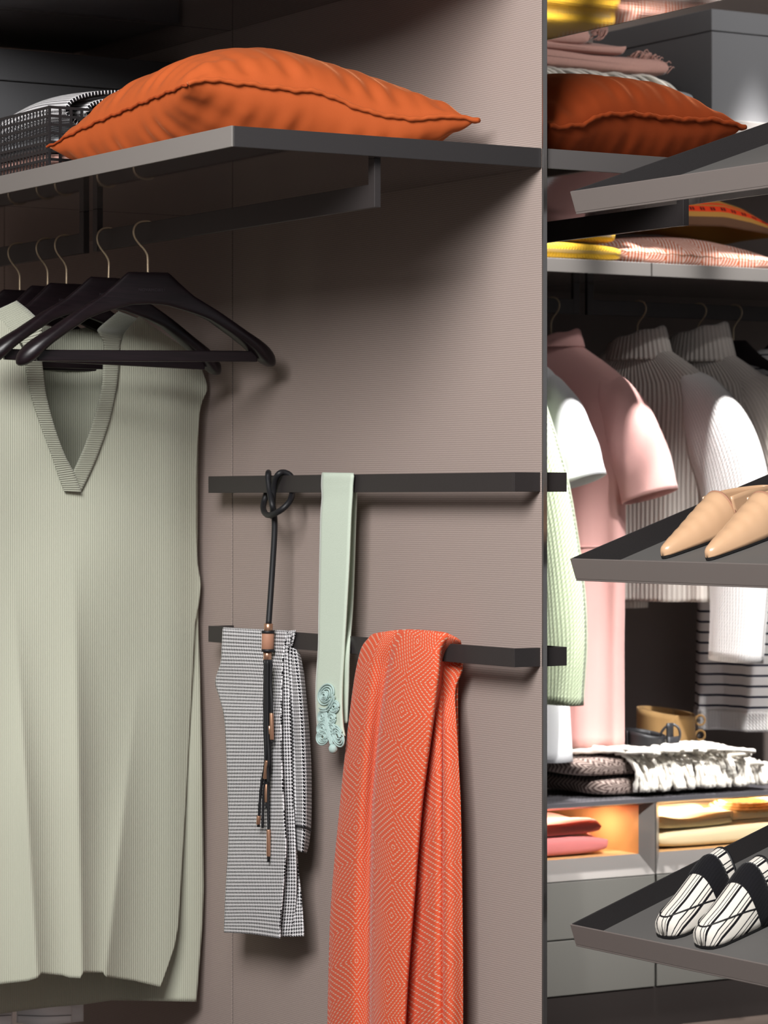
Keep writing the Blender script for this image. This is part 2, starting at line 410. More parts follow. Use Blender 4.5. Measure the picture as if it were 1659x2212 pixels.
shelf('wardrobe_shelf', 'dark upper shelf above the left orange cushion', (-.600, .0, ZU), (-.0005, 1.0935, ZV), '-x', '-y', M['cap'])
shelf('wardrobe_shelf', 'dark upper shelf above the storage box in the far left corner', (-.600, 1.0965, ZU), (-.0005, 2.19, ZV), '-x')
shelf('wardrobe_shelf', 'glossy shelf right of the partition carrying the right orange cushion', (.0075, .0, ZS), (.610, 1.0935, ZT), '+x', '-y', M['cap_grey'])
shelf('wardrobe_shelf', 'glossy upper shelf at top right above the right orange cushion', (.0075, .0, ZU), (.610, 1.0935, ZV), '+x', '-y', M['cap_grey'])
FJ = 1.659
shelf('back_shelf', 'grey back wall shelf left of the joint, under the mustard knit', (.62, FY0, ZS), (FJ - .0015, FY1, ZT), '-y')
shelf('back_shelf', 'grey back wall shelf right of the joint, under the coral cushion', (FJ + .0015, FY0, ZS), (2.75, FY1, ZT), '-y')
shelf('back_shelf', 'upper back wall shelf behind the cushion, under the pink blanket', (.62, FY0, ZU), (FJ - .0015, FY1, ZV), '-y')
shelf('back_shelf', 'upper back wall shelf at the right under the large grey box', (FJ + .0015, FY0, ZU), (2.75, FY1, ZV), '-y')

RZ0, RZ1 = 1.813, 1.852
def rod_y(label, xc, y0, y1):
    t = thing('hanging_rod', label, 'clothes rod', (xc, (y0 + y1) / 2, RZ0), group='hanging rods under the shelves')
    box('bar', (xc - .005, y0 + .001, RZ0), (xc + .005, y1 - .001, RZ1), M['rail'], t, .0008)
    for y in (y0, y1 - .02): box('bracket', (xc - .0062, y, RZ0 - .0003), (xc + .0062, y + .02, ZS), M['rail'], t, .0008)
def rod_x(label, yc, x0, x1):
    t = thing('hanging_rod', label, 'clothes rod', ((x0 + x1) / 2, yc, RZ0), group='hanging rods under the shelves')
    box('bar', (x0 + .001, yc - .005, RZ0), (x1 - .001, yc + .005, RZ1), M['rail'], t, .0008)
    for x in (x0, x1 - .02): box('bracket', (x, yc - .0062, RZ0 - .0003), (x + .02, yc + .0062, ZS), M['rail'], t, .0008)
RXL = -.3135
rod_y('dark flat clothes rod under the left shelf, holding the two empty hangers', RXL, .022, 1.075)
rod_y('dark flat clothes rod behind the first, holding the green tunic', RXL, 1.115, 2.15)
rod_y('dark flat clothes rod right of the partition with nothing on it', .322, .022, 1.075)
FRY = 2.232
rod_x('dark rod at the back, left of the paired brackets, holding the pink dress', FRY, .66, FJ - .012)
rod_x('dark rod at the back, right of the paired brackets, holding the pale sweaters', FRY, FJ + .012, 2.72)

# two rails on the fabric partition: each wraps through its free edge
def rail(label, z0, z1):
    t = thing('accessory_rail', label, 'rail', (0, .55, z0), group='accessory rails on the partition')
    th = .006; ya, yb = .006, .012
    def bar(nm, lo, hi): return box(nm, lo, hi, M['rail'], t, .0007)
    bar('rail_bar', (-.053, yb, z0), (-.053 + th, 1.098, z1))
    bar('wrap_end', (-.053, ya - .0005, z0), (.055, yb, z1))
    bar('return_bar', (.055 - th, yb, z0), (.055, .20, z1))
    bar('wall_mount', (-.053 + th, 1.088, z0), (-.0001, 1.096, z1))
rail('upper dark metal rail on the partition, holding the black cord and mint belt', 1.344, 1.377)
rail('lower dark metal rail on the partition, holding the houndstooth garment and orange scarf', 1.047, 1.079)

# ---------------------------------------------------------------- hangers
HT = [(0, 0), (.036, 0), (.042, -.004), (.055, -.017), (.085, -.044), (.13, -.072), (.18, -.107), (.212, -.127), (.230, -.142), (.240, -.156), (.242, -.164)]
HB = [(0, -.060), (.033, -.062), (.079, -.075), (.112, -.088), (.157, -.119), (.19, -.144), (.212, -.168), (.230, -.178), (.240, -.176), (.242, -.172)]
def hanger_body_rings():
    xs = sorted(set([0, .012, .026, .036, .040, .046, .055, .07, .085, .10, .115, .13, .15, .165, .18, .195, .207, .217, .226, .233, .238, .2415]))
    xs = [-x for x in reversed(xs[1:])] + xs; R = []
    for x in xs:
        a = abs(x); zt, zb = interp(HT, a), interp(HB, a); h = (zt - zb) / 2; zc = (zt + zb) / 2
        w = .007 + .021 * sm(.06, .205, a)
        e = math.sqrt(max(0.0, 1 - max(0.0, (a - .20) / .0425) ** 2)); w *= max(e, .2)
        yc = .006 * (a / .24) ** 2; n = 20; ring = []
        p = .45 if a < .1 else .45 + .35 * sm(.1, .2, a)
        for q in range(n):
            t = TAU * q / n; c, s_ = math.cos(t), math.sin(t)
            ring.append((x, yc + w * math.copysign(abs(c) ** p, c), zc + h * math.copysign(abs(s_) ** p, s_)))
        R.append(ring)
    return R
HOOK = [(0, -.004), (0, .012), (0, .026), (-.0015, .034), (-.007, .0435), (-.0155, .053), (-.0225, .063), (-.0255, .0735), (-.0235, .0845), (-.016, .0925), (-.005, .0955), (.006, .094), (.0155, .088), (.0205, .079), (.0205, .070)]
def make_hanger(name, label, loc, rot, group, text=True):
    t = thing(name, label, 'hanger', loc, rot, group)
    b = loft('body', hanger_body_rings(), M['wood'], t, local=True)
    box('trouser_bar', (-.206, -.001, -.168), (.206, .011, -.147), M['wood'], t, .002, local=True)
    hp = catmull([(x, 0, z) for x, z in HOOK], 60); tube('hook', hp, .0021, M['brass'], t, 10, local=True)
    if text: text_mesh('lettering', 'NOVAMOBILI', .0078, M['wood_text'], b, Matrix.Translation((.004, -.0074, -.0365)) @ Matrix.Rotation(PI / 2, 4, 'X'), .0003)
    return t
M['wood_text'] = Mat('engraved_wood_lettering', C(42, 34, 40), .6).mat
def copy_tree(o, parent=None):
    c = o.copy(); COL.objects.link(c); c.parent = parent
    for ch in list(o.children): copy_tree(ch, c)
    return c
HZ = RZ1 - .0933
R_ = math.radians
GL = 'dark wooden hangers on the left rods'
hang0 = make_hanger('coat_hanger', 'empty dark wood hanger nearest the viewer, whole outline showing', (RXL, .852, HZ), (0, R_(-.9), R_(-6)), GL); hang0.scale = (1.075, 1, 1)
def add_hanger(label, loc, rot, group):
    h = copy_tree(hang0); h.location = loc; h.rotation_euler = rot; h['label'] = label; h['group'] = group; h.scale = (1, .35, 1) if group.endswith('back rod') else (1, 1, 1); ORG[h.name] = np.array(loc); return h
add_hanger('empty dark wood hanger second from the front, partly hidden by the first', (RXL, 1.018, HZ), (0, R_(1.6), R_(-5)), GL)
add_hanger('dark wood hanger inside the neck of the green tunic', (RXL, 1.205, HZ), (0, 0, R_(2)), GL)
add_hanger('dark wood hanger just behind the green tunic, fourth from the front', (RXL, 1.292, HZ), (0, 0, R_(4)), GL)
add_hanger('dark wood hanger at the left edge, fifth from the front', (RXL, 1.425, HZ), (0, 0, R_(0)), GL)

# ---------------------------------------------------------------- sage green knit tunic (front, back, neck bands)
TY = 1.215
tun = thing('knit_tunic', 'sage green sleeveless V-neck knit tunic hanging at the left', 'tunic', (RXL, TY, .36))
def gl(x, y, y0, x0, y1, x1): return x - (x0 + (x1 - x0) * (y - y0) / (y1 - y0))
def folds(x, y, k=1.0):
    o = 0.0
    for (y0, x0, y1, x1, A, wl, wr, ya) in ((1090, 158, 2110, 176, .050, 95, 36, 1120), (1180, 24, 2110, 79, .040, 75, 34, 1200), (1330, 312, 2110, 228, .036, 70, 52, 1380), (1100, -70, 2110, -50, .02, 60, 40, 1200)):
        d = gl(x, y, y0, x0, y1, x1); a = A * sm(ya, ya + 620, y)
        e_ = math.sqrt(d * d + 16) - 4; o += a * (math.exp(-e_ / wl) if d < 0 else math.exp(-e_ / wr))
    o += .004 * math.sin(x / 60 + y / 300) * sm(800, 1300, y) + .006 * math.sin((x + y * .25) / 75 + 1.0) * sm(700, 950, y) * (1 - sm(1100, 1500, y))
    o -= .022 * sm(330, 440, x) ** 2
    o += .018 * (1 - sm(860, 1180, y))
    return o * k
HEM = [(-130, 2130), (0, 2126), (60, 2119), (82, 2112), (88, 2103), (135, 2107), (150, 2112), (174, 2113), (179, 2101), (223, 2101), (228, 2110), (290, 2119), (350, 2133), (440, 2135)]
FRE = [(1066, 424), (1150, 424), (1220, 427), (1262, 434), (1300, 430), (1350, 421), (1450, 416), (1600, 408), (1750, 400), (1900, 391), (2000, 385), (2045, 377), (2090, 362), (2135, 346)]
def tunic_front():
    V = []; Fc = []; UVs = []
    xs0 = np.linspace(0, 1, 150); ys = np.concatenate([np.linspace(1066, 1500, 60), np.linspace(1508, 2135, 90)])
    def add(G, uvg):
        nv, nu = G.shape[:2]; k = len(V); V.extend(G.reshape(-1, 3)); UVs.extend(uvg.reshape(-1, 2)); Fc.extend([tuple(i + k for i in f) for f in grid_faces(nv, nu)])
    px2m = .00092
    def build(rows, nu):
        G = np.zeros((len(rows), nu, 3)); U = np.zeros((len(rows), nu, 2))
        for j, (y, xl, xr) in enumerate(rows):
            for i, s_ in enumerate(np.linspace(0, 1, nu)):
                x = xl + (xr - xl) * s_
                yy = y if y < 1900 else 1900 + (y - 1900) / 235 * (interp(HEM, x) - 1900)
                G[j, i] = PY(x, yy, TY - .042 - folds(x, yy)); U[j, i] = (x * px2m, -yy * px2m)
        add(G, U)
    # right and left halves beside the V run on to the hem and share the centre line
    rt = [(684, 300, 303), (700, 284, 322), (720, 268, 352), (750, 258, 396), (776, 256, 428), (800, 256, 437), (830, 252, 447), (845, 250, 447), (868, 245, 436), (890, 240, 431), (920, 231, 429), (950, 220, 427), (1000, 201, 425), (1040, 186, 424), (1066, 172, 424)]
    lt = [(684, -12, -8), (700, -40, 10), (720, -65, 28), (750, -85, 46), (776, -112, 54), (830, -120, 62), (868, -118, 72), (890, -114, 80), (950, -112, 100), (1000, -112, 118), (1040, -112, 132), (1054, -112, 150), (1066, -112, 172)]
    yy = np.concatenate([np.linspace(684, 1066, 70), ys[1:]])
    build([(y, interp([(a, b) for a, b, c in rt], y), interp([(a, c) for a, b, c in rt], y) if y <= 1066 else interp(FRE, y)) for y in yy], 90)
    build([(y, interp([(a, b) for a, b, c in lt], y), interp([(a, c) for a, b, c in lt], y)) for y in yy], 90)
    o = mk('front_panel', V, Fc, M['sage'], tun, uv=UVs, solid=.0024)
    bm = bmesh.new(); bm.from_mesh(o.data); bmesh.ops.remove_doubles(bm, verts=bm.verts, dist=1e-5); bm.to_mesh(o.data); bm.free(); return o
tunic_front()
BRE = [(690, 300), (776, 426), (860, 428), (1262, 426), (1340, 428), (1500, 433), (1700, 437), (1920, 440), (2000, 437), (2090, 430), (2165, 424)]
BHEM = [(-130, 2196), (0, 2190), (60, 2181), (125, 2174), (180, 2170), (240, 2161), (330, 2162), (430, 2164)]
def tunic_back():
    rows = [(y, -112 if y > 776 else -112 + (776 - y) * 1.2, interp(BRE, y)) for y in np.concatenate([np.linspace(700, 1066, 40), np.linspace(1080, 2165, 110)])]
    nu = 120; G = np.zeros((len(rows), nu, 3)); U = np.zeros((len(rows), nu, 2))
    for j, (y, xl, xr) in enumerate(rows):
        for i, s_ in enumerate(np.linspace(0, 1, nu)):
            x = xl + (xr - xl) * s_; yy = y
            if y < 800: yy = y + (800 - y) / 100 * (14 * math.exp(-((x - 150) / 55) ** 2) - 2)
            if y > 1950: yy = 1950 + (y - 1950) / 215 * (interp(BHEM, x) - 1950)
            o = -.070 * (1 - sm(240, 400, x)) + .004 * sm(240, 400, x) - .012 * math.sin(x / 55 + yy / 400) * sm(1000, 1900, yy) - .02 * math.exp(-((x - 160) / 90) ** 2) * (1 - sm(1000, 1300, yy)) + .02 * sm(360, 440, x) * sm(1300, 1700, yy)
            G[j, i] = PY(x, yy, TY - o); U[j, i] = (x * .00092, -yy * .00092)
    return sheet('back_panel', G, M['sage'], tun, .0024, uv=U.reshape(-1, 2))
tunic_back()
def band(nm, rows):
    A = np.array([catmull(r, 8) for r in rows]); B = np.stack([catmull(A[:, i], 90) for i in range(8)], 1)
    G = np.array([[PY(x, y, TY - .046 - folds(x, y) - o) for x, y, o in r] for r in B]); nv, nu = G.shape[:2]
    L = np.concatenate([[0], np.cumsum(np.linalg.norm(np.diff(G[:, 4], axis=0), axis=1))])
    uv = np.array([[L[j], i * .005] for j in range(nv) for i in range(nu)])
    o = sheet(nm, G, M['sage_band'], tun, .003, uv=uv)
    return o
band('neck_band', [[(256, 672, -.05), (303, 690, -.05)], [(214, 708, -.02), (284, 712, -.03)], [(213, 718, .0), (266, 728, -.006)], [(224, 742, .0), (259, 744, .0)], [(223, 785, .002), (257, 785, .002)], [(219, 840, .003), (251, 840, .002)], [(201, 910, .004), (236, 910, .002)], [(180, 970, .004), (215, 972, .002)], [(158, 1018, .004), (196, 1018, .002)], [(140, 1050, .004), (176, 1060, .002)]])
band('neck_band', [[(36, 650, -.05), (-20, 676, -.05)], [(68, 676, -.02), (-2, 712, -.03)], [(90, 704, .0), (30, 728, -.01)], [(86, 742, .0), (50, 746, .0)], [(91, 785, .004), (54, 785, .004)], [(99, 850, .006), (66, 850, .004)], [(117, 920, .007), (88, 920, .004)], [(139, 980, .008), (110, 980, .004)], [(159, 1020, .008), (125, 1025, .004)], [(176, 1064, .008), (139, 1062, .004)]])

# white garment behind the tunic: only its hems show under the tunic
wg = thing('white_garment', 'white cotton garment behind the green tunic, only its hems showing', 'garment', (RXL, 1.345, .33))
WY = 1.345
drape('leg', [[(38, 1700, .02), (95, 1700, .05), (155, 1700, .03)], [(37, 1950, .02), (95, 1950, .05), (155, 1950, .03)], [(36, 2209, .02), (95, 2214, .05), (155, 2209, .03)]], ('y', WY), M['white'], wg, 24, 40)
drape('leg', [[(-110, 1700, .02), (-30, 1700, .05), (24, 1700, .03)], [(-110, 1950, .02), (-30, 1950, .05), (25, 1950, .03)], [(-110, 2212, .02), (-30, 2216, .05), (26, 2218, .03)]], ('y', WY), M['white'], wg, 24, 40)
drape('leg_back', [[(120, 1700, -.02), (182, 1700, -.02)], [(120, 1950, -.02), (181, 1950, -.02)], [(120, 2212, -.02), (180, 2206, -.02)]], ('y', WY), M['white'], wg, 12, 30)
drape('waist', [[(-110, 1560, .03), (30, 1560, .05), (182, 1560, .0)], [(-110, 1640, .03), (30, 1640, .05), (182, 1640, .0)], [(-110, 1702, .02), (30, 1702, .03), (182, 1702, -.018)]], ('y', WY), M['white'], wg, 30, 20)
for x0, x1, o in ((38, 154, .046), (-60, 24, .05)):
    drape('hem_stitch', [[(x0, 2192, o - .02), ((x0 + x1) / 2, 2194, o + .007), (x1, 2192, o - .012)], [(x0, 2194, o - .02), ((x0 + x1) / 2, 2196, o + .007), (x1, 2194, o - .012)]], ('y', WY), M['grey_wool'], wg, 14, 3, .0006)

# ---------------------------------------------------------------- velvet cushions
def cushion(name, label, corners, H, base, mat, edge_z=None, wr=(.004, 26, 1.0), n=90, pipe=None, pipe_r=.0042, group='cushions', seed=0, flat=.75, bow=.05):
    """corners A,B,C,D (x,y,z of the seam corners); H(top,bottom) puff; edge_z: seam height change per edge"""
    A = [np.array(c, float) for c in corners]; s = np.linspace(-1, 1, n)
    cen = sum(A) / 4; t = thing(name, label, 'cushion', (cen[0], cen[1], base), group=group)
    rs = np.random.RandomState(seed); ph = rs.rand(8) * TAU
    def seam(u, v):
        a, b = (u + 1) / 2, (v + 1) / 2
        p = A[0] * (1 - a) * (1 - b) + A[1] * a * (1 - b) + A[2] * a * b + A[3] * (1 - a) * b
        c = cen.copy(); c[2] = p[2]
        q = bow * ((1 - u * u) * abs(v) ** 3 + (1 - v * v) * abs(u) ** 3)
        p = p + (c - p) * q
        if edge_z:
            for (ax, sg, tab) in edge_z:
                d, par = (v, u) if ax == 'v' else (u, v)
                wgt = max(0.0, 1 - abs(d - sg) / 1.2); p[2] += wgt ** 2 * interp(tab, par)
        return p
    def puff(u, v):
        return ((1 - abs(u) ** 2.4) * (1 - abs(v) ** 2.4)) ** .60
    def wrink(u, v):
        du, dv = 1 - abs(u), 1 - abs(v)
        w = math.exp(-dv / .30) * (math.sin(u * wr[1] + ph[0] + 3 * math.sin(u * 3 + ph[4])) * .6 + .4 * math.sin(u * wr[1] * 1.7 + ph[1])) * min(1, dv * 14)
        w += math.exp(-du / .30) * (math.sin(v * wr[1] + ph[2] + 3 * math.sin(v * 3 + ph[5])) * .6 + .4 * math.sin(v * wr[1] * 1.7 + ph[3])) * min(1, du * 14)
        return wr[0] * w + wr[2] * .006 * math.sin(u * 4 + v * 3 + ph[6]) * du * dv
    T = np.zeros((n, n, 3)); B = np.zeros((n, n, 3))
    for j, v in enumerate(s):
        for i, u in enumerate(s):
            p = seam(u, v); q = puff(u, v); w = wrink(u, v)
            T[j, i] = p + np.array([0, 0, H[0] * q + w])
            lowest = base + .0015
            z = p[2] - H[1] * q ** flat + w * .8
            B[j, i] = (p[0], p[1], max(z, lowest)) if q > 0 else p
    for k in (0, -1):
        B[k] = T[k]; B[:, k] = T[:, k]
    idx = np.arange(n * n).reshape(n, n); V = list(T.reshape(-1, 3)); bi = idx.copy(); F_ = grid_faces(n, n)
    for j in range(1, n - 1):
        for i in range(1, n - 1): bi[j, i] = len(V); V.append(B[j, i])
    F_ += [(bi[j, i], bi[j + 1, i], bi[j + 1, i + 1], bi[j, i + 1]) for j in range(n - 1) for i in range(n - 1)]
    sz = (np.linalg.norm(A[1] - A[0]), np.linalg.norm(A[3] - A[0]))
    uv = [(u * sz[0] / 2, v * sz[1] / 2) for v in s for u in s]; uv += [(s[i] * sz[0] / 2, s[j] * sz[1] / 2) for j in range(1, n - 1) for i in range(1, n - 1)]
    c = mk('cover', V, F_, mat, t, uv=uv)
    if pipe:
        for (ax, sg, e0, e1, pm, *pr) in pipe:
            pts = []
            for q in np.linspace(e0, e1, 160):
                u, v = (q, sg) if ax == 'v' else (sg, q)
                p = seam(u, v); d = p - cen; d[2] = 0; d /= np.linalg.norm(d)
                pts.append(p + d * .0035 + np.array([0, 0, .0012 * math.sin(q * 30) + .0006 * math.sin(q * 77)]))
            tube('piping_or_crease', pts, (pr[0] if pr else pipe_r) * (1 + .10 * np.sin(np.linspace(0, 90, 160))), pm, t, 10)
    return t
cA, cB = PX(105, 318, -.588), PX(408, 178, -.555)
cC = PX(1030, 259, -.055)
cD = np.array([-.075, .70, 1.985])
def zrel(lst, p0, p1):
    out = []
    for x, y in lst:
        # point on the straight seam line that shows at this pixel column, and how far the seam lies above it
        best = min(np.linspace(0, 1, 400), key=lambda a: abs(PROJ(p0 * (1 - a) + p1 * a)[0] - x)); p = p0 * (1 - best) + p1 * best
        px_, py_, dp = PROJ(p); out.append((best * 2 - 1, (py_ - y) * dp / FPX))
    return out
def PROJ(p):
    q = np.asarray(p) - CAM; z = q @ FW; return CXP + FPX * (q @ RT) / z, HYP - FPX * q[2] / z, z
bc = zrel([(408, 180), (440, 169), (520, 177), (620, 190), (700, 197), (740, 214), (800, 238), (870, 253), (925, 256), (965, 249), (1030, 259)], cB, cC)
ab = zrel([(105, 318), (150, 288), (200, 262), (285, 226), (350, 201), (408, 180)], cA, cB)
# corners ordered so that edge u=+1 runs B->C and edge v=-1 runs A->B
cushion('velvet_cushion', 'large burnt orange velvet cushion on the left shelf', (cA, cB, cC, cD), (.115, .105), ZT, M['orange'],
        edge_z=[('u', 1, bc), ('v', -1, ab)], wr=(.0062, 24, 1.6), pipe=[('u', 1, -1.0, 1.0, M['orange']), ('v', 1, -1, 1, M['orange']), ('v', -1, -1, .98, M['orange_deep'], .0022)], seed=3, group='orange velvet cushions', n=110)  # last entry: dark crease of the unpiped seam, put in as a deeper-orange tube
dA = np.array([.055, .62, 1.985]); dB = np.array([.035, .03, 1.985]); dC = PX(1606, 274, .56); dD = np.array([.56, .66, 1.985])
bc2 = zrel([(1176, 273), (1212, 275), (1262, 268), (1300, 247), (1375, 244), (1450, 254), (1500, 258), (1550, 258), (1606, 274)], dB, dC)
cushion('velvet_cushion', 'rust orange velvet cushion right of the partition', (dA, dB, dC, dD), (.115, .105), ZT, M['orange_deep'],
        edge_z=[('u', 1, bc2)], wr=(.0045, 22, 1.4), pipe=[('u', 1, -1, 1, M['orange_deep']), ('v', 1, -1, 1, M['orange_deep'])], seed=9, group='orange velvet cushions', n=100)

# ---------------------------------------------------------------- black basket with a rolled houndstooth cloth, grey box
bx0, by0, bz0 = -.572, .735, ZT; bx1, by1, bz1 = -.25, 1.22, ZT + .115
bk = thing('wire_basket', 'black perforated metal basket on the left shelf', 'basket', ((bx0 + bx1) / 2, (by0 + by1) / 2, bz0))
def lattice_y(nm, x, y0, y1):
    n = 34; L = []; py = (y1 - y0) / n
    for k in range(n + 1): yy = y0 + k * py; L.append(((x, yy - .0016, bz0), (x + .002, yy + .0016, bz1)))
    for k in range(8): z = bz0 + k * (bz1 - bz0 - .005) / 7; L.append(((x - .0002, y0, z), (x + .0022, y1, z + .005)))
    boxes(nm, L, M['black'], bk)
def lattice_x(nm, y, x0, x1):
    n = 15; L = []; px_ = (x1 - x0) / n
    for k in range(n + 1): xx = x0 + k * px_; L.append(((xx - .0026, y, bz0), (xx + .0026, y + .002, bz1)))
    for k in range(8): z = bz0 + k * (bz1 - bz0 - .005) / 7; L.append(((x0, y - .0002, z), (x1, y + .0022, z + .005)))
    boxes(nm, L, M['black'], bk)
lattice_y('side_lattice', bx0, by0, by1); lattice_y('side_lattice', bx1 - .002, by0, by1); lattice_x('end_lattice', by0, bx0, bx1); lattice_x('end_lattice', by1 - .002, bx0, bx1)
box('base', (bx0, by0, bz0), (bx1, by1, bz0 + .003), M['black'], bk, .0005)
# the cloth: a folded roll, its spiral end shows towards the cushion
sp = []
for a in np.linspace(0, 1, 150):
    th = PI * .5 - a * 3.35 * TAU * .5 * 2 * .72; r = 1 - a * .78
    sp.append((bx0 + .155 + (.128 * r) * math.cos(th) * -1, ZT + .108 + .042 * r * math.sin(th)))
ys = np.linspace(by0 + .012, by1 - .015, 40)
G = np.array([[(x + .006 * math.sin(y * 9), y + .002 * math.sin(k * .3), z + .012 * math.sin((y - by0) * 7.5) - .10 * max(0, y - .85) * sm(.8, 1.1, y)) for k, (x, z) in enumerate(sp)] for y in ys])
rc = sheet('rolled_cloth', G, M['hound'], None, .007); tag(rc, 'rolled houndstooth cloth lying in the black basket', 'cloth')
fold = thing('folded_cloth', 'pale cloth filling the black basket under the houndstooth roll', 'cloth', ((bx0 + bx1) / 2, (by0 + by1) / 2, bz0 + .003))
def softbox(nm, lo, hi, mat, parent=None, r=.3, wob=.003, n=26, local=False, freq=40., seed=0):
    """rounded folded-cloth slab: superellipse section along y"""
    lo = np.array(lo, float); hi = np.array(hi, float); c = (lo + hi) / 2; h = (hi - lo) / 2; R = []
    rs = np.random.RandomState(seed); p0, p1 = rs.rand(2) * TAU
    ts = np.concatenate([[-1, -.985, -.96], np.linspace(-.92, .92, n), [.96, .985, 1]])
    for t in ts:
        k = (1 - abs(t) ** 8) ** .5 if abs(t) < 1 else .0; k = .55 + .45 * k if abs(t) < 1 else .3
        ring = []
        for q in range(40):
            a = TAU * q / 40; cc, ss = math.cos(a), math.sin(a)
            x = math.copysign(abs(cc) ** r, cc); z = math.copysign(abs(ss) ** r, ss)
            w_ = wob * (math.sin(t * freq * .2 + p0 + x * 3) + .6 * math.sin(z * 5 + t * 6 + p1))
            ring.append((c[0] + h[0] * x * (.8 + .2 * k) + w_, c[1] + h[1] * t, c[2] + h[2] * z * k + (w_ if z > -.5 else 0)))
        R.append(ring)
    return loft(nm, R, mat, parent, local=local)
softbox('fold_layer', (bx0 + .006, by0 + .008, bz0 + .004), (bx1 - .006, by1 - .008, bz0 + .035), M['pink_wool'], fold, .35, .001)
softbox('fold_layer', (bx0 + .006, by0 + .008, bz0 + .037), (bx1 - .006, by1 - .008, bz0 + .066), M['grey_wool'], fold, .35, .001)

def storage_box(label, x0, x1, y0, y1, z0, h, lid, mt):
    t = thing('storage_box', label, 'box', ((x0 + x1) / 2, (y0 + y1) / 2, z0), group='grey lidded storage boxes')
    box('box_body', (x0 + .003, y0 + .003, z0), (x1 - .003, y1 - .003, z0 + h - lid - .002), mt, t, .002)
    box('lid', (x0, y0, z0 + h - lid), (x1, y1, z0 + h), mt, t, .002); return t
storage_box('dark grey lidded storage box on the left shelf behind the basket', -.52, -.012, 1.30, 1.80, ZT, .302, .063, M['box_dark'])
storage_box('large grey lidded storage box on the upper back shelf at top right', 1.868, 2.42, 1.955, 2.48, ZV, .286, .055, M['box'])

# ---------------------------------------------------------------- things hung on the rails
XR = -.053                                                             # front face of the rails
def onx(pts, d): return [PX(x, y, XR - o - d) for x, y, o in pts]
cb = thing('cord_belt', 'black cord belt with copper sleeves looped over the upper rail', 'belt', PX(580, 1860, -.07))
lp = [(580, 1352, .030), (587, 1250, .018), (593, 1150, .011), (592, 1110, .013), (588, 1090, .02), (582, 1060, .014), (579, 1035, .010), (579.5, 1024, .006), (580, 1021, -.005), (580, 1030, -.016), (577, 1060, -.018), (570, 1085, -.010), (569, 1100, .002), (574, 1110, .012), (583, 1113, .024), (596, 1108, .026), (612, 1098, .02), (626, 1082, .006), (632, 1062, -.012), (633, 1040, -.018), (626, 1026, -.013), (613, 1020.5, -.002), (602, 1024, .008), (594, 1038, .010), (591, 1060, .0085), (589, 1090, .008), (590, 1120, .0095)]
tube('looped_cord', catmull(onx(lp, 0), 260), .0058, M['cord'], cb, 10)
def cyl(nm, p0, p1, r, mat, parent, n=14):
    return tube(nm, [p0, p0 + (p1 - p0) * .03, p0 + (p1 - p0) * .97, p1], [r * .9, r, r, r * .9], mat, parent, n)
q = lambda x, y, o=.030: PX(x, y, XR - o)
cyl('cap', q(580, 1347), q(579.5, 1366), .0085, M['copper'], cb)
cyl('cuff', q(579, 1367), q(578, 1405), .0118, M['leather_tan'], cb, 18)
for y in (1365, 1405): cyl('cuff_edge', q(579, y - 3), q(579, y + 3), .0128, M['cord'], cb, 18)
cyl('cap', q(578, 1407), q(577.5, 1427), .0082, M['copper'], cb)
strands = [[(572, 1425), (571, 1540), (573, 1645), (566, 1690), (560, 1742)], [(575, 1425), (573, 1550), (577, 1650), (570, 1710), (567, 1788)], [(578, 1425), (578, 1550), (581, 1640), (579, 1660), (579, 1690)], [(582, 1425), (582, 1560), (584, 1650), (580, 1700), (580, 1862)],
           [(586, 1425), (585, 1480), (587, 1520), (587, 1606)], [(576, 1426), (574, 1560), (574, 1640), (564, 1700), (558, 1786)], [(580, 1425), (577, 1560), (575, 1650), (576, 1700), (576, 1745)]]
for k, s_ in enumerate(strands):
    tube('strand', catmull([PX(x, y, XR - .038 - .0035 * (k % 3)) for x, y in s_], 60), .0027, M['cord'], cb, 8)
for x0, y0, x1, y1, k in ((586.5, 1540, 587.5, 1598, 1), (582.5, 1568, 582.7, 1586, 1), (577, 1643, 572.5, 1682, 2), (575.5, 1694, 576, 1733, 0), (559.5, 1762, 557.5, 1781, 2), (580.3, 1792, 579.8, 1850, 0)):
    cyl('sleeve', PX(x0, y0, XR - .038 - .0035 * k), PX(x1, y1, XR - .038 - .0035 * k), .0040, M['copper'], cb, 12)

# mint belt: front tail, fold over the rail, back tail, knot of soutache cord
mb = thing('wool_belt', 'mint green felted wool belt with knotted cord end over the upper rail', 'belt', PX(715, 1610, -.06))
drape('front_tail', [[(697, 1032, -.012), (763, 1034, -.012)], [(697, 1023, -.004), (764, 1024, -.004)], [(696, 1026, .007), (764, 1027, .006)], [(695, 1050, .0085), (762, 1048, .0075)], [(696, 1075, .009), (761, 1070, .008)], [(693, 1120, .012), (758, 1120, .010)], [(691, 1220, .014), (754, 1220, .012)], [(689, 1330, .015), (748, 1330, .013)], [(688, 1400, .016), (744, 1400, .014)], [(683.5, 1470, .017), (740, 1470, .015)], [(683, 1520, .018), (739, 1520, .016)], [(686, 1570, .018), (741, 1565, .016)], [(690, 1594, .018), (745, 1590, .016)]], ('x', XR), M['mint'], mb, 12, 140, .0035)
drape('back_tail', [[(703, 1026, -.009), (766, 1027, -.009)], [(704, 1060, -.018), (770, 1062, -.018)], [(705, 1130, -.022), (768, 1130, -.022)], [(703, 1300, -.02), (762, 1300, -.02)], [(700, 1400, .006), (755, 1400, .006)], [(698, 1480, .006), (753, 1480, .006)], [(694, 1560, .002), (750, 1562, .002)]], ('x', XR), M['mint'], mb, 12, 90, .0035)
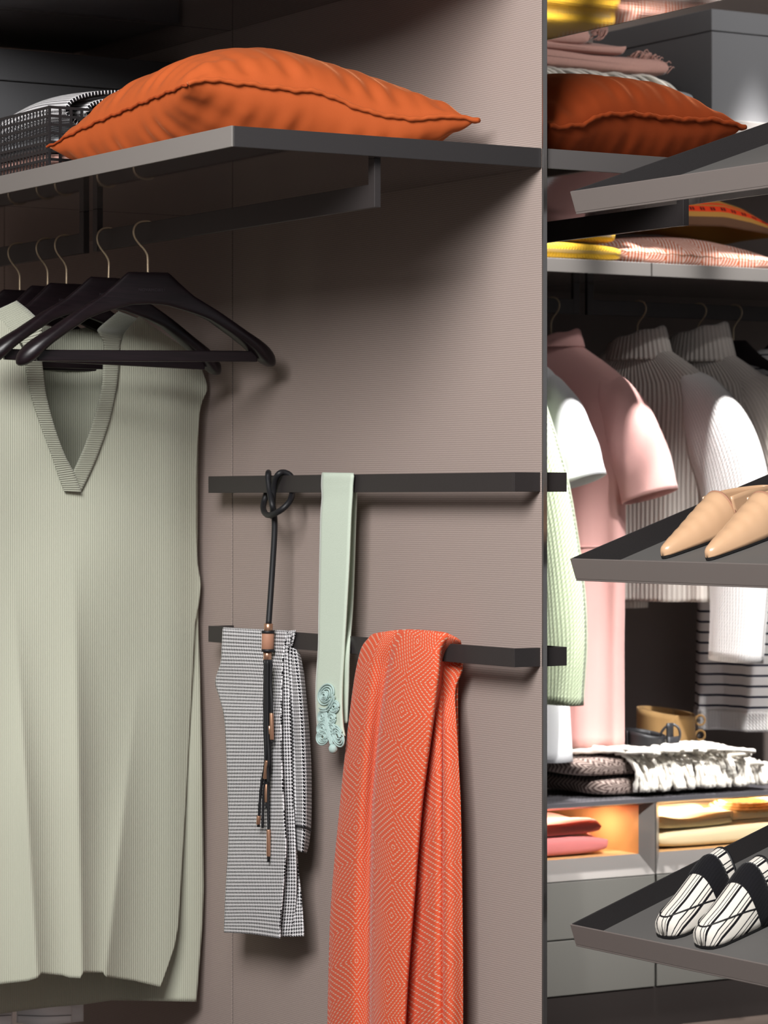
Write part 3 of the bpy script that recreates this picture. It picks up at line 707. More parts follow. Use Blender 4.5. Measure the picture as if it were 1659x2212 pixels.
def loopc(cx, cy, rx, ry, rot, t0=0, t1=TAU, n=40, o=.020):
    L = []
    for t in np.linspace(t0, t1, n):
        a, b = rx * math.cos(t), ry * math.sin(t); L.append(PX(cx + a * math.cos(rot) - b * math.sin(rot), cy + a * math.sin(rot) + b * math.cos(rot), XR - o))
    return L
kn = []
for cx, cy, rx, ry, rot in ((704, 1500, 16, 23, .35), (721, 1527, 11, 14, .3), (695, 1548, 8, 13, .1), (715, 1552, 10, 13, .1), (696, 1574, 11, 15, .1), (716, 1575, 9, 14, -.1), (697, 1592, 13, 17, .2), (729, 1590, 12, 24, -.35)):
    for k in range(4):
        f = 1 - k * .24; kn.append(loopc(cx, cy, rx * f, ry * f, rot, .3 * k, .3 * k + TAU * .97, o=.0205 + .0012 * (k % 2)))
spi = []
for t in np.linspace(0, 1, 60):
    a = t * TAU * 2.6; r = 2 + 9 * t; spi.append(PX(699 + r * .8 * math.cos(a), 1503 + r * 1.15 * math.sin(a), XR - .026 + .004 * t))
kn.append(spi)
kn.append(catmull([PX(x, y, XR - .0235) for x, y in ((690, 1530), (704, 1531), (716, 1514), (719, 1500))], 30)); kn.append(catmull([PX(x, y, XR - .0235) for x, y in ((692, 1536), (707, 1535), (719, 1518), (722, 1503))], 30))
for dx in (-2.2, 0, 2.2): kn.append(catmull([PX(x + dx, y, XR - .0225) for x, y in ((702, 1530), (706, 1560), (711, 1585), (716, 1608))], 30))
tubes('knot', kn, .0017, M['mint_cord'], mb, 8)
bl = []
for k in range(9):
    a = k * PI / 9; c = PX(720, 1617, XR - .02)
    bl.append([c + .0068 * np.array([math.sin(t) * math.cos(a) * .9, math.sin(t) * math.sin(a), math.cos(t)]) for t in np.linspace(0, TAU, 24)])
tubes('button_knot', bl, .0024, M['mint_cord'], mb, 8)

# houndstooth garment over the lower rail
ht = thing('houndstooth_garment', 'black and white houndstooth garment folded over the lower rail', 'garment', PX(560, 2020, -.06))
def hw(a, wl, ph): return lambda x, y: a * math.sin(y / wl + ph + x / 40) * sm(1420, 1600, y)
drape('front_leg', [[(486, 1368, -.016), (550, 1374, -.016), (622, 1376, -.016)], [(484, 1357, -.004), (550, 1361, -.004), (624, 1364, -.004)], [(482, 1362, .010), (550, 1366, .011), (620, 1369, .011)], [(480, 1395, .013), (550, 1398, .013), (614, 1402, .014)], [(478, 1430, .014), (545, 1432, .016), (611, 1436, .018)],
      [(466.5, 1472, .010), (540, 1475, .018), (609, 1478, .022)], [(476, 1510, .014), (542, 1512, .020), (608, 1514, .026)], [(486, 1555, .018), (545, 1556, .024), (607.5, 1556, .030)], [(491, 1650, .02), (550, 1650, .026), (609, 1650, .032)], [(494, 1760, .02), (553, 1760, .026), (614, 1760, .032)],
      [(494, 1830, .02), (556, 1830, .026), (618, 1832, .032)], [(488, 1930, .02), (550, 1930, .026), (611, 1930, .032)], [(486, 1985, .02), (546, 1985, .026), (606, 1990, .032)], [(485, 2014, .02), (545, 2018, .026), (605, 2027, .032)]], ('x', XR), M['hound'], ht, 40, 170, .003, fn=hw(.002, 60, 0))
drape('second_fold', [[(600, 1368, .002), (632, 1364, .002)], [(600, 1374, .010), (630, 1374, .008)], [(602, 1410, .014), (622, 1412, .010)], [(602, 1460, .018), (623, 1462, .010)], [(602, 1560, .020), (628, 1560, .012)], [(604, 1700, .022), (632, 1700, .012)], [(606, 1820, .022), (638, 1820, .012)], [(606, 1930, .020), (640, 1930, .010)], [(603, 2024, .020), (630, 2022, .010)]], ('x', XR), M['hound'], ht, 16, 120, .003, fn=hw(.0015, 45, 1))
drape('third_fold', [[(606, 1366, .0), (639, 1362, -.002)], [(608, 1372, .008), (637, 1372, .004)], [(608, 1410, .008), (630, 1410, .004)], [(608, 1480, .012), (634, 1480, .004)], [(612, 1600, .012), (642, 1600, .003)], [(616, 1720, .012), (640, 1720, .003)], [(618, 1840, .012), (641, 1840, .002)], [(614, 1940, .012), (651, 1940, .0)], [(612, 2012, .012), (656, 2008, .0)], [(612, 2024, .012), (656, 2022, .0)]], ('x', XR), M['hound'], ht, 16, 120, .003, fn=hw(.0015, 50, 2))
drape('sleeve', [[(610, 1404, -.010), (634, 1400, .000), (646, 1408, -.012)], [(612, 1450, -.010), (640, 1450, .006), (655, 1452, -.014)], [(618, 1530, -.010), (648, 1530, .010), (663, 1530, -.014)], [(622, 1640, -.010), (653, 1640, .012), (671, 1640, -.016)], [(628, 1730, -.010), (655, 1730, .012), (672, 1732, -.016)], [(634, 1782, -.008), (655, 1785, .010), (670, 1792, -.014)]], ('x', XR), M['hound'], ht, 24, 90, .003)
drape('cuff', [[(634, 1783, -.006), (655, 1787, .012), (670, 1794, -.012)], [(636, 1812, -.006), (653, 1818, .012), (666, 1823, -.012)], [(639, 1836, -.006), (652, 1840, .010), (661, 1843, -.010)]], ('x', XR), M['hound'], ht, 20, 20, .003)
tube('cuff_piping', catmull([PX(634, 1783, XR + .004), PX(645, 1785, XR - .010), PX(656, 1787, XR - .0135), PX(671, 1794, XR + .012)], 30), .0022, M['cord'], ht, 8)

# orange scarf over the lower rail
sc = thing('woven_scarf', 'orange diamond weave scarf draped over the lower rail', 'scarf', PX(860, 2300, -.06))
def srow(y, a): return [(x, yy if yy else y, o) for x, yy, o in a]
SR = [
 srow(1385, [(792, 1394, -.018), (800, 1386, -.02), (835, 1380, -.018), (868, 1376, -.016), (900, 1378, -.02), (935, 1382, -.02), (955, 1386, -.02), (970, 1390, -.02), (985, 1395, -.02), (996, 1398, -.022)]),
 srow(1365, [(794, 1384, -.004), (806, 1372, .004), (835, 1366, .010), (862, 1363, .004), (885, 1362, .012), (925, 1364, .014), (958, 1368, .010), (972, 1373, .004), (985, 1380, -.004), (993, 1386, -.012)]),
 srow(1395, [(782, 1402, .006), (795, 1396, .014), (822, 1392, .020), (848, 1388, .012), (868, 1390, .024), (910, 1394, .028), (945, 1402, .022), (957, 1404, .006), (965, 1408, -.006), (980, 1412, -.02)]),
 srow(1440, [(771, 1446, .004), (782, 1442, .014), (808, 1440, .024), (838, 1438, .010), (852, 1440, .030), (895, 1442, .036), (944, 1444, .026), (950, 1444, .002), (962, 1444, -.014), (998, 1442, -.022)]),
 srow(1490, [(764, 1490, .002), (775, 1490, .014), (802, 1490, .026), (829, 1490, .010), (842, 1490, .032), (885, 1490, .040), (938, 1490, .030), (945, 1490, .006), (957, 1490, -.006), (984, 1490, -.018)]),
 srow(1560, [(755, None, .002), (766, None, .014), (794, None, .028), (820, None, .010), (832, None, .034), (876, None, .044), (929, None, .034), (936, None, .010), (957, None, .008), (986, None, -.012)]),
 srow(1650, [(745, None, .002), (757, None, .014), (786, None, .028), (811, None, .010), (822, None, .034), (864, None, .046), (917, None, .036), (924, None, .010), (957, None, .014), (991, None, -.010)]),
 srow(1760, [(734, None, .002), (746, None, .014), (777, None, .028), (803, None, .010), (814, None, .034), (852, None, .046), (904, None, .038), (912, None, .010), (957, None, .018), (996, None, -.008)]),
 srow(1950, [(717, None, .002), (730, None, .014), (767, None, .028), (799, None, .010), (809, None, .034), (840, None, .046), (889, None, .040), (898, None, .010), (957, None, .020), (999, None, -.008)]),
 srow(2120, [(711, None, .002), (724, None, .014), (763, None, .028), (797, None, .010), (807, None, .034), (832, None, .046), (876, None, .040), (886, None, .010), (958, None, .022), (1000, None, -.008)]),
 srow(2330, [(707, None, .002), (720, None, .014), (760, None, .028), (796, None, .010), (806, None, .034), (828, None, .046), (866, None, .040), (876, None, .010), (958, None, .022), (1000, None, -.008)]),
]
def sfn(x, y):                                                         # the crease beside the right-hand folds
    d = x - 957; return (-.016 * math.exp(-abs(d) / 5) * sm(1450, 1600, y)) if x > 945 else 0.0
UC = catmull([[v] for v in (0, .028, .075, .138, .155, .225, .295, .318, .385, .45)], 150)[:, 0]
SV = catmull([[r[5][1]] for r in SR], 200)[:, 0]
drape('cloth', SR, ('x', XR), M['scarf'], sc, 150, 200, .004, fn=sfn, uv=np.array([(u + .016 * math.sin(y / 210. + u * 5), -(y + 26 * math.sin(u * 17)) / 1150.) for y in SV for u in UC]))
drape('back_fold', [[(800, 1378, -.012), (880, 1376, -.012), (990, 1386, -.014)], [(800, 1420, -.024), (880, 1420, -.024), (999, 1430, -.024)], [(800, 1480, -.026), (880, 1480, -.026), (988, 1480, -.026)], [(780, 1700, -.028), (880, 1700, -.028), (990, 1700, -.028)], [(760, 2300, -.028), (880, 2300, -.028), (1000, 2300, -.028)]], ('x', XR), M['scarf'], sc, 30, 80, .004)

# ---------------------------------------------------------------- shoe rack: three tilted trays and a post
TH = R_(18.8); TA = np.array([math.cos(TH), 0, math.sin(TH)]); TB = np.array([0, -1.0, 0]); TN = np.array([-math.sin(TH), 0, math.cos(TH)])
LA, LB, LH = .47, .66, .0364
rk = thing('shoe_rack', 'shoe rack of three tilted grey trays at the right', 'shoe rack', tuple(PD(1231, 1997, 5.1) * np.array([1, 1, 0])))
TRAY0 = []
def tray(py_):
    K = PD(1231, py_, 5.1); O = K - TN * LH; TRAY0.append(O)           # O: floor corner at the lip
    P = lambda a, b, n: O + TA * a + TB * b + TN * n
    def slab(nm, a0, a1, b0, b1, n0, n1, mat, par, bev=.0008):
        V = [P(a, b, n) for n in (n0, n1) for a, b in ((a0, b0), (a1, b0), (a1, b1), (a0, b1))]
        return mk(nm, V, [tuple(reversed(f)) for f in BF], mat, par, smooth=False, bev=bev)
    f = slab('tray', 0, LA, 0, LB, -.003, 0, M['tray'], rk)
    slab('liner', .0035, LA - .0035, .0035, LB - .0035, .0002, .0012, M['tray_liner'], f, 0)
    slab('lip', 0, .003, 0, LB, .0003, LH, M['tray'], f); slab('lip', LA - .003, LA, 0, LB, .0003, LH, M['tray'], f)
    slab('side_wall', .0031, LA - .0031, 0, .003, .0003, LH, M['cap'], f); slab('side_wall', .0031, LA - .0031, LB - .003, LB, .0003, LH, M['cap'], f)
for y in (414, 1207, 1997): tray(y)
pc = TRAY0[0] + TA * (LA + .012) + TB * (LB / 2)
box('post', (pc[0] - .005, pc[1] - .03, 0), (pc[0] + .03, pc[1] + .03, PH), M['rail'], rk, .001)

def shoe(name, label, cat, tr_, toe_px, yaw, W, Hh, throat, mat, kind, group, slack=0.0):
    O = TRAY0[tr_] + TN * .0025; toe = PN(toe_px[0], toe_px[1], O, TN)
    ca, sa = math.cos(yaw), math.sin(yaw); AX = TA * ca + TB * sa; BX = -TA * sa + TB * ca
    P = lambda a, b, n: toe + AX * a + BX * b + TN * n
    t = thing(name, label, cat, tuple(toe), group=group)
    xs = np.concatenate([[0, .0015, .004, .008, .013], np.linspace(.02, throat, 26)]); n = 34; R = []; UV = []
    for x in xs:
        w_ = interp(W, x); h_ = interp(Hh, x); arc = []
        for q in range(n):
            a = PI * q / (n - 1); c, s_ = math.cos(a), math.sin(a)
            arc.append(np.array([w_ * math.copysign(abs(c) ** .85, c), .004 + h_ * s_ ** .8 * (1 + .015 * math.sin(x * 300) * (kind == 'beige'))]))
        arc = np.array(arc); L = np.concatenate([[0], np.cumsum(np.linalg.norm(np.diff(arc, axis=0), axis=1))]); L -= L[-1] / 2
        back = slack * (x / throat) ** 3
        R.append([P(x - back * (abs(b) / w_) ** 2, b, nn) for b, nn in arc]); UV += [(l + .004, x) for l in L]
    up = sheet('upper', np.array(R), mat, t, .0022, uv=np.array(UV))
    tube('topline', R[-1][3:-3], .0022 if kind == 'beige' else .0026, M['leather_tan'] if kind == 'beige' else M['cord'], up, 8)
    out = [(x, interp(W, x)) for x in np.concatenate([[0, .002, .005, .012], np.linspace(.02, .25, 24)])]; out += [(.256, out[-1][1] * .7), (.259, .0001)]
    loop = [(x, w_) for x, w_ in out] + [(x, -w_) for x, w_ in reversed(out[:-1])]
    def plate(nm, g, n0, n1, m_):
        V = [P(x - (.002 if x < .01 else 0) * g, b * (1 + .03 * g), nn) for nn in (n0, n1) for x, b in loop]; k = len(loop)
        F_ = [(i, (i + 1) % k, k + (i + 1) % k, k + i) for i in range(k)] + [tuple(reversed(range(k))), tuple(k + i for i in range(k))]
        mk(nm, V, F_, m_, t, smooth=False)
    plate('sole', 1, 0, .0045, M['sole']); plate('insole', -1.5, .0046, .008, M['insole'] if kind == 'beige' else M['cord'])
    if kind == 'beige':
        hl = [(throat - .004, interp(W, throat) * .98), (.18, interp(W, .18)), (.22, interp(W, .22) * .95), (.25, .018), (.257, 0.0)]
        pth = catmull([(a, b) for a, b in hl] + [(a, -b) for a, b in reversed(hl[:-1])], 60)
        G = np.array([[P(a + .004 * k, b * (1 - .06 * k), .004 + (.046 + .01 * math.cos(i / 59 * TAU)) * k) for i, (a, b) in enumerate(pth)] for k in np.linspace(0, 1, 8)])
        sheet('quarter', G, mat, t, .002)
    else:
        def ringat(x, g, b0=0, b1=PI, k=30):
            w_, h_ = interp(W, x) + g, interp(Hh, x) + g; L = []
            for a in np.linspace(b0, b1, k):
                c, s_ = math.cos(a), math.sin(a); L.append(P(x - slack * (x / throat) ** 3 * (abs(math.copysign(abs(c) ** .85, c))) ** 2, w_ * math.copysign(abs(c) ** .85, c), .004 + h_ * s_ ** .8))
            return L
        sheet('wool_band', np.array([ringat(x, .0035 - .002 * (abs(x - .115) / .02) ** 2) for x in np.linspace(.095, .135, 9)]), M['black_knit'], t, .003)
        seam = []
        for q in np.linspace(-1, 1, 60):
            x = .010 + .085 * abs(q) ** 2.4; a = PI / 2 + q * 1.22; w_, h_ = interp(W, x) + .001, interp(Hh, x) + .001; c, s_ = math.cos(a), max(0, math.sin(a))
            seam.append(P(x, w_ * math.copysign(abs(c) ** .85, c), .004 + h_ * s_ ** .8))
        tube('apron_seam', seam, .0017, M['cord'], t, 6)
    return t
WB = [(0, .0012), (.0015, .0055), (.004, .0085), (.01, .0130), (.03, .020), (.06, .029), (.10, .037), (.14, .040), (.18, .036), (.22, .031), (.26, .024)]
HBG = [(0, .001), (.0015, .009), (.004, .0135), (.01, .017), (.03, .024), (.06, .034), (.10, .050), (.14, .066), (.2, .07)]
WS = [(0, .0015), (.0015, .014), (.004, .0215), (.008, .0275), (.02, .034), (.05, .038), (.09, .042), (.13, .041), (.18, .037), (.22, .033), (.26, .028)]
HSG = [(0, .001), (.0015, .017), (.004, .023), (.008, .027), (.02, .034), (.05, .046), (.09, .066), (.13, .086), (.17, .092)]
gs = 'pair of beige pointed shoes'; gm = 'pair of striped mules'
shoe('pointed_shoe', 'beige leather pointed flat shoe farther from the frame edge, left of the pair', 'shoe', 1, (1434, 1206), R_(-2), WB, HBG, .140, M['beige_leather'], 'beige', gs)
shoe('pointed_shoe', 'beige leather pointed flat shoe cut by the right frame edge', 'shoe', 1, (1530, 1210), R_(-2), WB, HBG, .140, M['beige_leather'], 'beige', gs)
shoe('striped_mule', 'cream and black striped mule, left of the pair on the lowest tray', 'shoe', 2, (1434, 2026), R_(0), WS, HSG, .158, M['shoe_stripe'], 'mule', gm, .012)
shoe('striped_mule', 'cream and black striped mule cut by the right frame edge', 'shoe', 2, (1517, 2048), R_(0), WS, HSG, .158, M['shoe_stripe'], 'mule', gm, .012)

# ---------------------------------------------------------------- back unit: cabinets, plinth
CZ, CI0, CI1, CD1, CD2, CP = .580, .560, .437, .387, .241, .102
CJ = 1.672
def cabinet(label, x0, x1):
    t = thing('low_cabinet', label, 'cabinet', ((x0 + x1) / 2, (FY0 + FY1) / 2, 0), group='low cabinets along the back wall')
    y0 = FY0; yi = y0 + .03; yb = FY1 - .03; a0, a1 = x0 + .03, x1 - .03
    # bevelled frame of the open compartment
    o = [(x0, y0, CD1), (x1, y0, CD1), (x1, y0, CZ - .012), (x0, y0, CZ - .012)]; i = [(a0, yi, CI1), (a1, yi, CI1), (a1, yi, CI0), (a0, yi, CI0)]; b = [(a0, yb, CI1), (a1, yb, CI1), (a1, yb, CI0), (a0, yb, CI0)]
    nm = ('frame_bottom', 'frame_side', 'frame_top', 'frame_side')
    for k in range(4):
        k2 = (k + 1) % 4; mk(nm[k], [o[k], o[k2], i[k2], i[k]], [(0, 1, 2, 3)], M['shelf'], t, smooth=False, solid=.0015, off=-1)
    mk('compartment', i + b, [(0, 1, 5, 4), (1, 2, 6, 5), (2, 3, 7, 6), (3, 0, 4, 7), (4, 5, 6, 7)], M['cab_in'], t, smooth=False, solid=.002, off=-1)
    box('carcass', (x0 + .001, y0 + .02, CP), (x1 - .001, FY1, CD1 - .004), M['cab'], t, 0)
    box('side_panel', (x0 + .0005, y0 + .032, CD1 - .003), (x0 + .025, FY1, CZ - .0125), M['cab'], t, 0); box('side_panel', (x1 - .025, y0 + .032, CD1 - .003), (x1 - .0005, FY1, CZ - .0125), M['cab'], t, 0)
    box('drawer', (x0 + .0015, y0, CD2 + .002), (x1 - .0015, y0 + .019, CD1 - .003), M['cab'], t, .001)
    box('drawer', (x0 + .0015, y0, CP + .002), (x1 - .0015, y0 + .019, CD2 - .002), M['cab'], t, .001)
    l = bpy.data.lights.new('compartment_light', 'AREA'); l.shape = 'RECTANGLE'; l.size = x1 - x0 - .2; l.size_y = .01; l.energy = 7; l.color = (1.0, .82, .58)
    lo = bpy.data.objects.new('compartment_light', l); COL.objects.link(lo); lo.parent = t; lo.location = (0, -.15, CI0 - .006)
    return t
cabinet('low grey cabinet at the back, left unit, pink knit in its lit compartment', .62, CJ - .002)
cabinet('low grey cabinet at the back, right unit, cream knit in its lit compartment', CJ + .002, 2.75)
top = box('cabinet_top', (.62, FY0, CZ - .0115), (2.75, FY1, CZ), m_gloss('glossy_grey_top', C(96, 94, 98), .16, .2), bev=.001); tag(top, 'glossy grey worktop over the low cabinets at the back', 'worktop')
tag(box('baseboard_back', (.62, FY0 + .004, 0), (2.75, FY1, CP - .001), M['plinth'], bev=0), kind='structure')

# ---------------------------------------------------------------- far hangers and clothes
PHI = R_(115)
GF = 'dark wooden hangers on the back rod'
def farx(px_): return PY(px_, 700, FRY)[0]
def far_hanger(px_, label, rot=PHI): return add_hanger(label, (farx(px_), FRY, HZ), (0, 0, rot), GF)
def ringpts(an, af, b, z, n=56, p=.75, fold=0.0, ph=0.0, kf=7):
    L = []
    for q in range(n):
        a = TAU * q / n; c, s_ = math.cos(a), math.sin(a)
        x = (af if c > 0 else an) * math.copysign(abs(c) ** p, c); y = b * math.copysign(abs(s_) ** p, s_)
        y += fold * math.sin(x * kf * 6 + ph) + fold * .6 * math.sin(x * kf * 11 + ph * 2)
        L.append((x, y, z))
    return L
def garment(name, label, cat, px_, mat, rows, sleeve, sleeve_mat=None, collar=None, rot=PHI, far_sleeve=True, z_top=-.02, fold=.012, extra=None, hem=None):
    """rows: (z, half width near, half width far, half depth); sleeve: list of (x, z, r in-plane, r depth)"""
    t = thing(name, label, cat, (farx(px_), FRY, HZ), (0, 0, rot), 'clothes hanging at the back')
    R = []
    zs = np.concatenate([np.linspace(rows[0][0], -.18, 26), np.linspace(-.19, rows[-1][0], 34)]) if rows[-1][0] < -.2 else np.linspace(rows[0][0], rows[-1][0], 30)
    for z in zs:
        f = sm(-.2, -.7, z) if False else float(np.clip((-.15 - z) / .5, 0, 1))
        R.append(ringpts(interp(sorted((r[0], r[1]) for r in rows), z), interp(sorted((r[0], r[2]) for r in rows), z), interp(sorted((r[0], r[3]) for r in rows), z), z, fold=fold * f, ph=px_ * .1))
    loft('body', R, mat, t, cap=False, local=True, solid=.0025)
    if hem:
        z0, z1, m_ = hem; L = [ringpts(interp(sorted((r[0], r[1]) for r in rows), z) + .002, interp(sorted((r[0], r[2]) for r in rows), z) + .002, interp(sorted((r[0], r[3]) for r in rows), z) + .003, z, fold=fold * .9, ph=px_ * .1) for z in np.linspace(z0, z1, 8)]
        loft('hem_band', L, m_, t, cap=False, local=True, solid=.003)
    for sg in ((-1, 1) if far_sleeve else (-1,)):
        if not sleeve: break
        S_ = catmull(sleeve, 40); RR = []
        for k, (x, z, r1, r2) in enumerate(S_):
            T_ = S_[min(k + 1, 39)][:2] - S_[max(k - 1, 0)][:2]; T_ = T_ / np.linalg.norm(T_); N_ = np.array([-T_[1], T_[0]]); ring = []
            for q in range(30):
                a = TAU * q / 30; c, s_ = math.cos(a), math.sin(a); d = r1 * math.copysign(abs(c) ** .85, c)
                ring.append(((sg * (x + N_[0] * d)) * (.70 if sg > 0 else 1), (r2 * math.copysign(abs(s_) ** .85, s_)) * 1.0 + .003 * math.sin(k * .45 + d * 60), z + N_[1] * d))
            RR.append(ring)
        loft('sleeve', RR, sleeve_mat or mat, t, cap=False, local=True, solid=.0025)
    if collar:
        z0, z1, r0, r1 = collar[:4]; m_ = collar[4] if len(collar) > 4 else mat
        loft('collar', [[((r0 + (r1 - r0) * k) * math.cos(a) * 1.15, (r0 + (r1 - r0) * k) * .62 * math.sin(a), z0 + (z1 - z0) * k - .020 * math.cos(a) * k + .0025 * math.sin(a * 7) * k) for a in np.linspace(0, TAU, 49)[:-1]] for k in np.linspace(0, 1, 12)], m_, t, cap=False, local=True, solid=.004)
    if extra: extra(t)
    return t
SHO = [(-.020, .062, .062, .030), (-.032, .085, .085, .036), (-.050, .112, .112, .042), (-.075, .152, .152, .046), (-.100, .188, .188, .050), (-.125, .215, .215, .052)]
far_hanger(1190, 'dark hanger on the back rod carrying the pink dress')
far_hanger(1377, 'dark hanger on the back rod carrying the white polo-neck sweater')
far_hanger(1507, 'dark hanger on the back rod carrying the ribbed beige sweater')
far_hanger(1584, 'bare dark hanger on the back rod at the right edge')
far_hanger(1050, 'dark hanger on the back rod carrying the white dress', R_(112))
garment('white_dress', 'plain white short sleeved dress hanging beside the partition', 'dress', 1050, M['white'], SHO + [(-.17, .225, .225, .055), (-.4, .215, .215, .06), (-.8, .235, .235, .075), (-1.085, .255, .255, .085)],
        [(.15, -.125, .035, .035), (.190, -.170, .056, .045), (.228, -.235, .068, .05), (.258, -.31, .072, .052), (.282, -.385, .074, .052)], rot=R_(112))
def waist(t): 
    loft('waist_seam', [ringpts(.218, .218, .063, z, fold=.011, ph=119.0) for z in (-.545, -.550)], M['pink'], t, cap=False, local=True, solid=.004)
garment('pink_dress', 'soft pink short sleeved dress hanging at the back', 'dress', 1190, M['pink'], SHO + [(-.17, .222, .222, .055), (-.4, .215, .215, .058), (-.54, .215, .215, .060), (-.8, .205, .205, .062), (-1.06, .205, .205, .065)],
        [(.15, -.125, .035, .035), (.190, -.170, .056, .045), (.232, -.245, .070, .052), (.266, -.33, .074, .055), (.292, -.42, .074, .055)], collar=(-.035, -.010, .083, .072), extra=waist)
garment('polo_neck_sweater', 'white polo-neck sweater with long cross-knit sleeves at the back', 'sweater', 1377, M['cream_rib'], SHO + [(-.17, .232, .232, .06), (-.4, .225, .225, .068), (-.69, .225, .225, .07)],
        [(.13, -.110, .030, .035), (.185, -.165, .066, .05), (.238, -.26, .090, .062), (.280, -.38, .094, .066), (.300, -.52, .085, .065), (.298, -.68, .076, .06), (.290, -.845, .070, .055)], sleeve_mat=M['white_knit'], collar=(-.062, .006, .090, .070), hem=(-.62, -.693, M['cream_rib']))
garment('ribbed_sweater', 'beige wide-rib polo-neck sweater hanging right of the white sweater', 'sweater', 1507, M['cream_rib'], SHO + [(-.17, .235, .235, .06), (-.4, .225, .225, .068), (-.66, .23, .23, .07)],
        [(.13, -.110, .030, .035), (.185, -.165, .066, .05), (.238, -.26, .088, .062), (.280, -.38, .09, .062), (.300, -.52, .08, .06), (.300, -.72, .07, .055)], collar=(-.062, .022, .098, .076))
garment('striped_sweater', 'white knit top with thin navy stripes hanging low at the right edge', 'sweater', 1690, M['stripe'], SHO + [(-.17, .24, .24, .06), (-.5, .25, .25, .075), (-.8, .26, .26, .08), (-1.02, .265, .265, .085)], None, fold=.018, hem=(-1.0, -1.055, M['white_knit']))
garment('green_cardigan', 'pale green open-knit cardigan, its sleeve beside the partition', 'cardigan', 945, M['green_knit'], SHO + [(-.17, .235, .235, .042), (-.4, .225, .225, .044), (-.72, .235, .235, .044)],
        [(.15, -.095, .045, .04), (.205, -.15, .08, .055), (.248, -.26, .085, .058), (.310, -.42, .080, .048), (.350, -.60, .072, .046), (.368, -.78, .066, .046), (.364, -.93, .062, .045)], rot=R_(113))
far_hanger(945, 'dark hanger at the back carrying the green cardigan', R_(113))
far_hanger(1690, 'dark hanger at the back carrying the striped top')

# ---------------------------------------------------------------- far shelf: mustard knit, coral cushion, pouch
def fx(px_, py_, y): return PY(px_, py_, y)[0]
kx = fx(1338, 540, 1.98)
mk_ = thing('folded_knit', 'folded mustard chunky knit on the back shelf', 'knitwear', (kx - .16, 2.1, ZT))
softbox('fold', (kx - .36, 1.955, ZT + .001), (kx, 2.32, ZT + .046), M['mustard'], mk_, .38, .002, seed=2); softbox('fold', (kx - .36, 1.965, ZT + .047), (kx - .012, 2.32, ZT + .088), M['mustard'], mk_, .38, .002, seed=5)
pA = PY(1338, 541, 1.985); pB = PY(1700, 567, 1.985)
cushion('patterned_cushion', 'coral and cream herringbone cushion on the back shelf', (pA, pB, pB + np.array([0, .46, .0]), pA + np.array([.01, .46, 0])), (.062, .05), ZT, M['pink_herring'], wr=(.0022, 20, .8), n=70, seed=21, group='patterned cushion', pipe=[('v', -1, -1, 1, M['brown_felt'])], pipe_r=.0012, bow=.03)
def pouch():
    y0 = 2.06; xs = np.linspace(fx(1395, 470, y0), fx(1700, 470, y0), 50); G = []; UV = []
    zb = np.interp(xs, [xs[0], fx(1560, 490, y0), xs[-1]], [PY(1395, 486, y0)[2], PY(1560, 489, y0)[2], PY(1690, 512, y0)[2]])
    zt = np.interp(xs, [xs[0], fx(1480, 400, y0), fx(1570, 415, y0), fx(1620, 433, y0), fx(1660, 462, y0), xs[-1]], [PY(1395, 440, y0)[2], PY(1480, 412, y0)[2], PY(1570, 416, y0)[2], PY(1620, 434, y0)[2], PY(1660, 464, y0)[2], PY(1690, 508, y0)[2]])
    for k in np.linspace(0, 1, 24):
        a = k * PI * .5; G.append([(x, y0 + .16 * (1 - math.cos(a)) - .02 * math.sin(a * 2), b + (t_ - b) * math.sin(a)) for x, b, t_ in zip(xs, zb, zt)]); UV += [(x, math.sin(a)) for x in xs]
    back = [[(x, y0 + .16 + .12 * k, t_ + (b - t_) * k ** 1.5) for x, b, t_ in zip(xs, zb, zt)] for k in np.linspace(.1, 1, 8)]
    UV += [(x, .95) for k in range(8) for x in xs]
    o = sheet('woven_pouch', np.array(G + back), M['pouch'], None, .003, uv=np.array(UV)); tag(o, 'brown woven pouch with red patterned bands on the coral cushion', 'pouch')
pouch()

# ---------------------------------------------------------------- upper back shelf: folded pink blanket over a grey one with cream fringe
gx = fx(1500, 200, 1.99)
gbk = thing('fringed_blanket', 'grey blanket with cream fringe on the upper back shelf', 'blanket', (gx - .3, 2.2, ZV))
softbox('folds', (gx - .62, 1.965, ZV + .001), (gx, 2.42, ZV + .085), M['grey_wool'], gbk, .4, .003, seed=3)
def strands_over(nm, x0, x1, n, f0, r, mat, par, rs):
    Ps = []
    for k in range(n):
        Ps.append(f0(x0 + (x1 - x0) * (k + rs.rand() * .8) / n, rs))
    o = tubes(nm, Ps, r, mat, par, 6); o['kind'] = 'stuff'; return o
rs = np.random.RandomState(4)
def cream(x, rs):
    y = 1.985 + rs.rand() * .06; z = ZV + .089 + (-.05 * sm(gx - .14, gx - .01, x)); dx = .04 + rs.rand() * .05
    return catmull([(x - dx, y + .06, z + .004), (x - dx * .4, y, z + .010 + rs.rand() * .006), (x, y - .03, z + .002), (x + dx * .35, y - .042, z - .018 - rs.rand() * .012), (x + dx * .4, y - .046, z - .034 - rs.rand() * .02)], 12)
strands_over('fringe', gx - .55, gx - .02, 70, cream, .0042, M['fringe'], gbk, rs)
px0 = fx(1446, 150, 1.99)
pbk = thing('pink_blanket', 'dusty pink folded throw with frayed edge, topmost on the upper back shelf', 'throw', (px0 - .25, 2.2, ZV + 0.104))
softbox('fold', (px0 - .50, 1.975, ZV + 0.106), (px0, 2.40, ZV + 0.149), M['pink_wool'], pbk, .45, .004, seed=6)
softbox('fold', (px0 - .56, 1.985, ZV + 0.150), (px0 - .13, 2.40, ZV + 0.179), M['pink_wool'], pbk, .5, .006, seed=8)
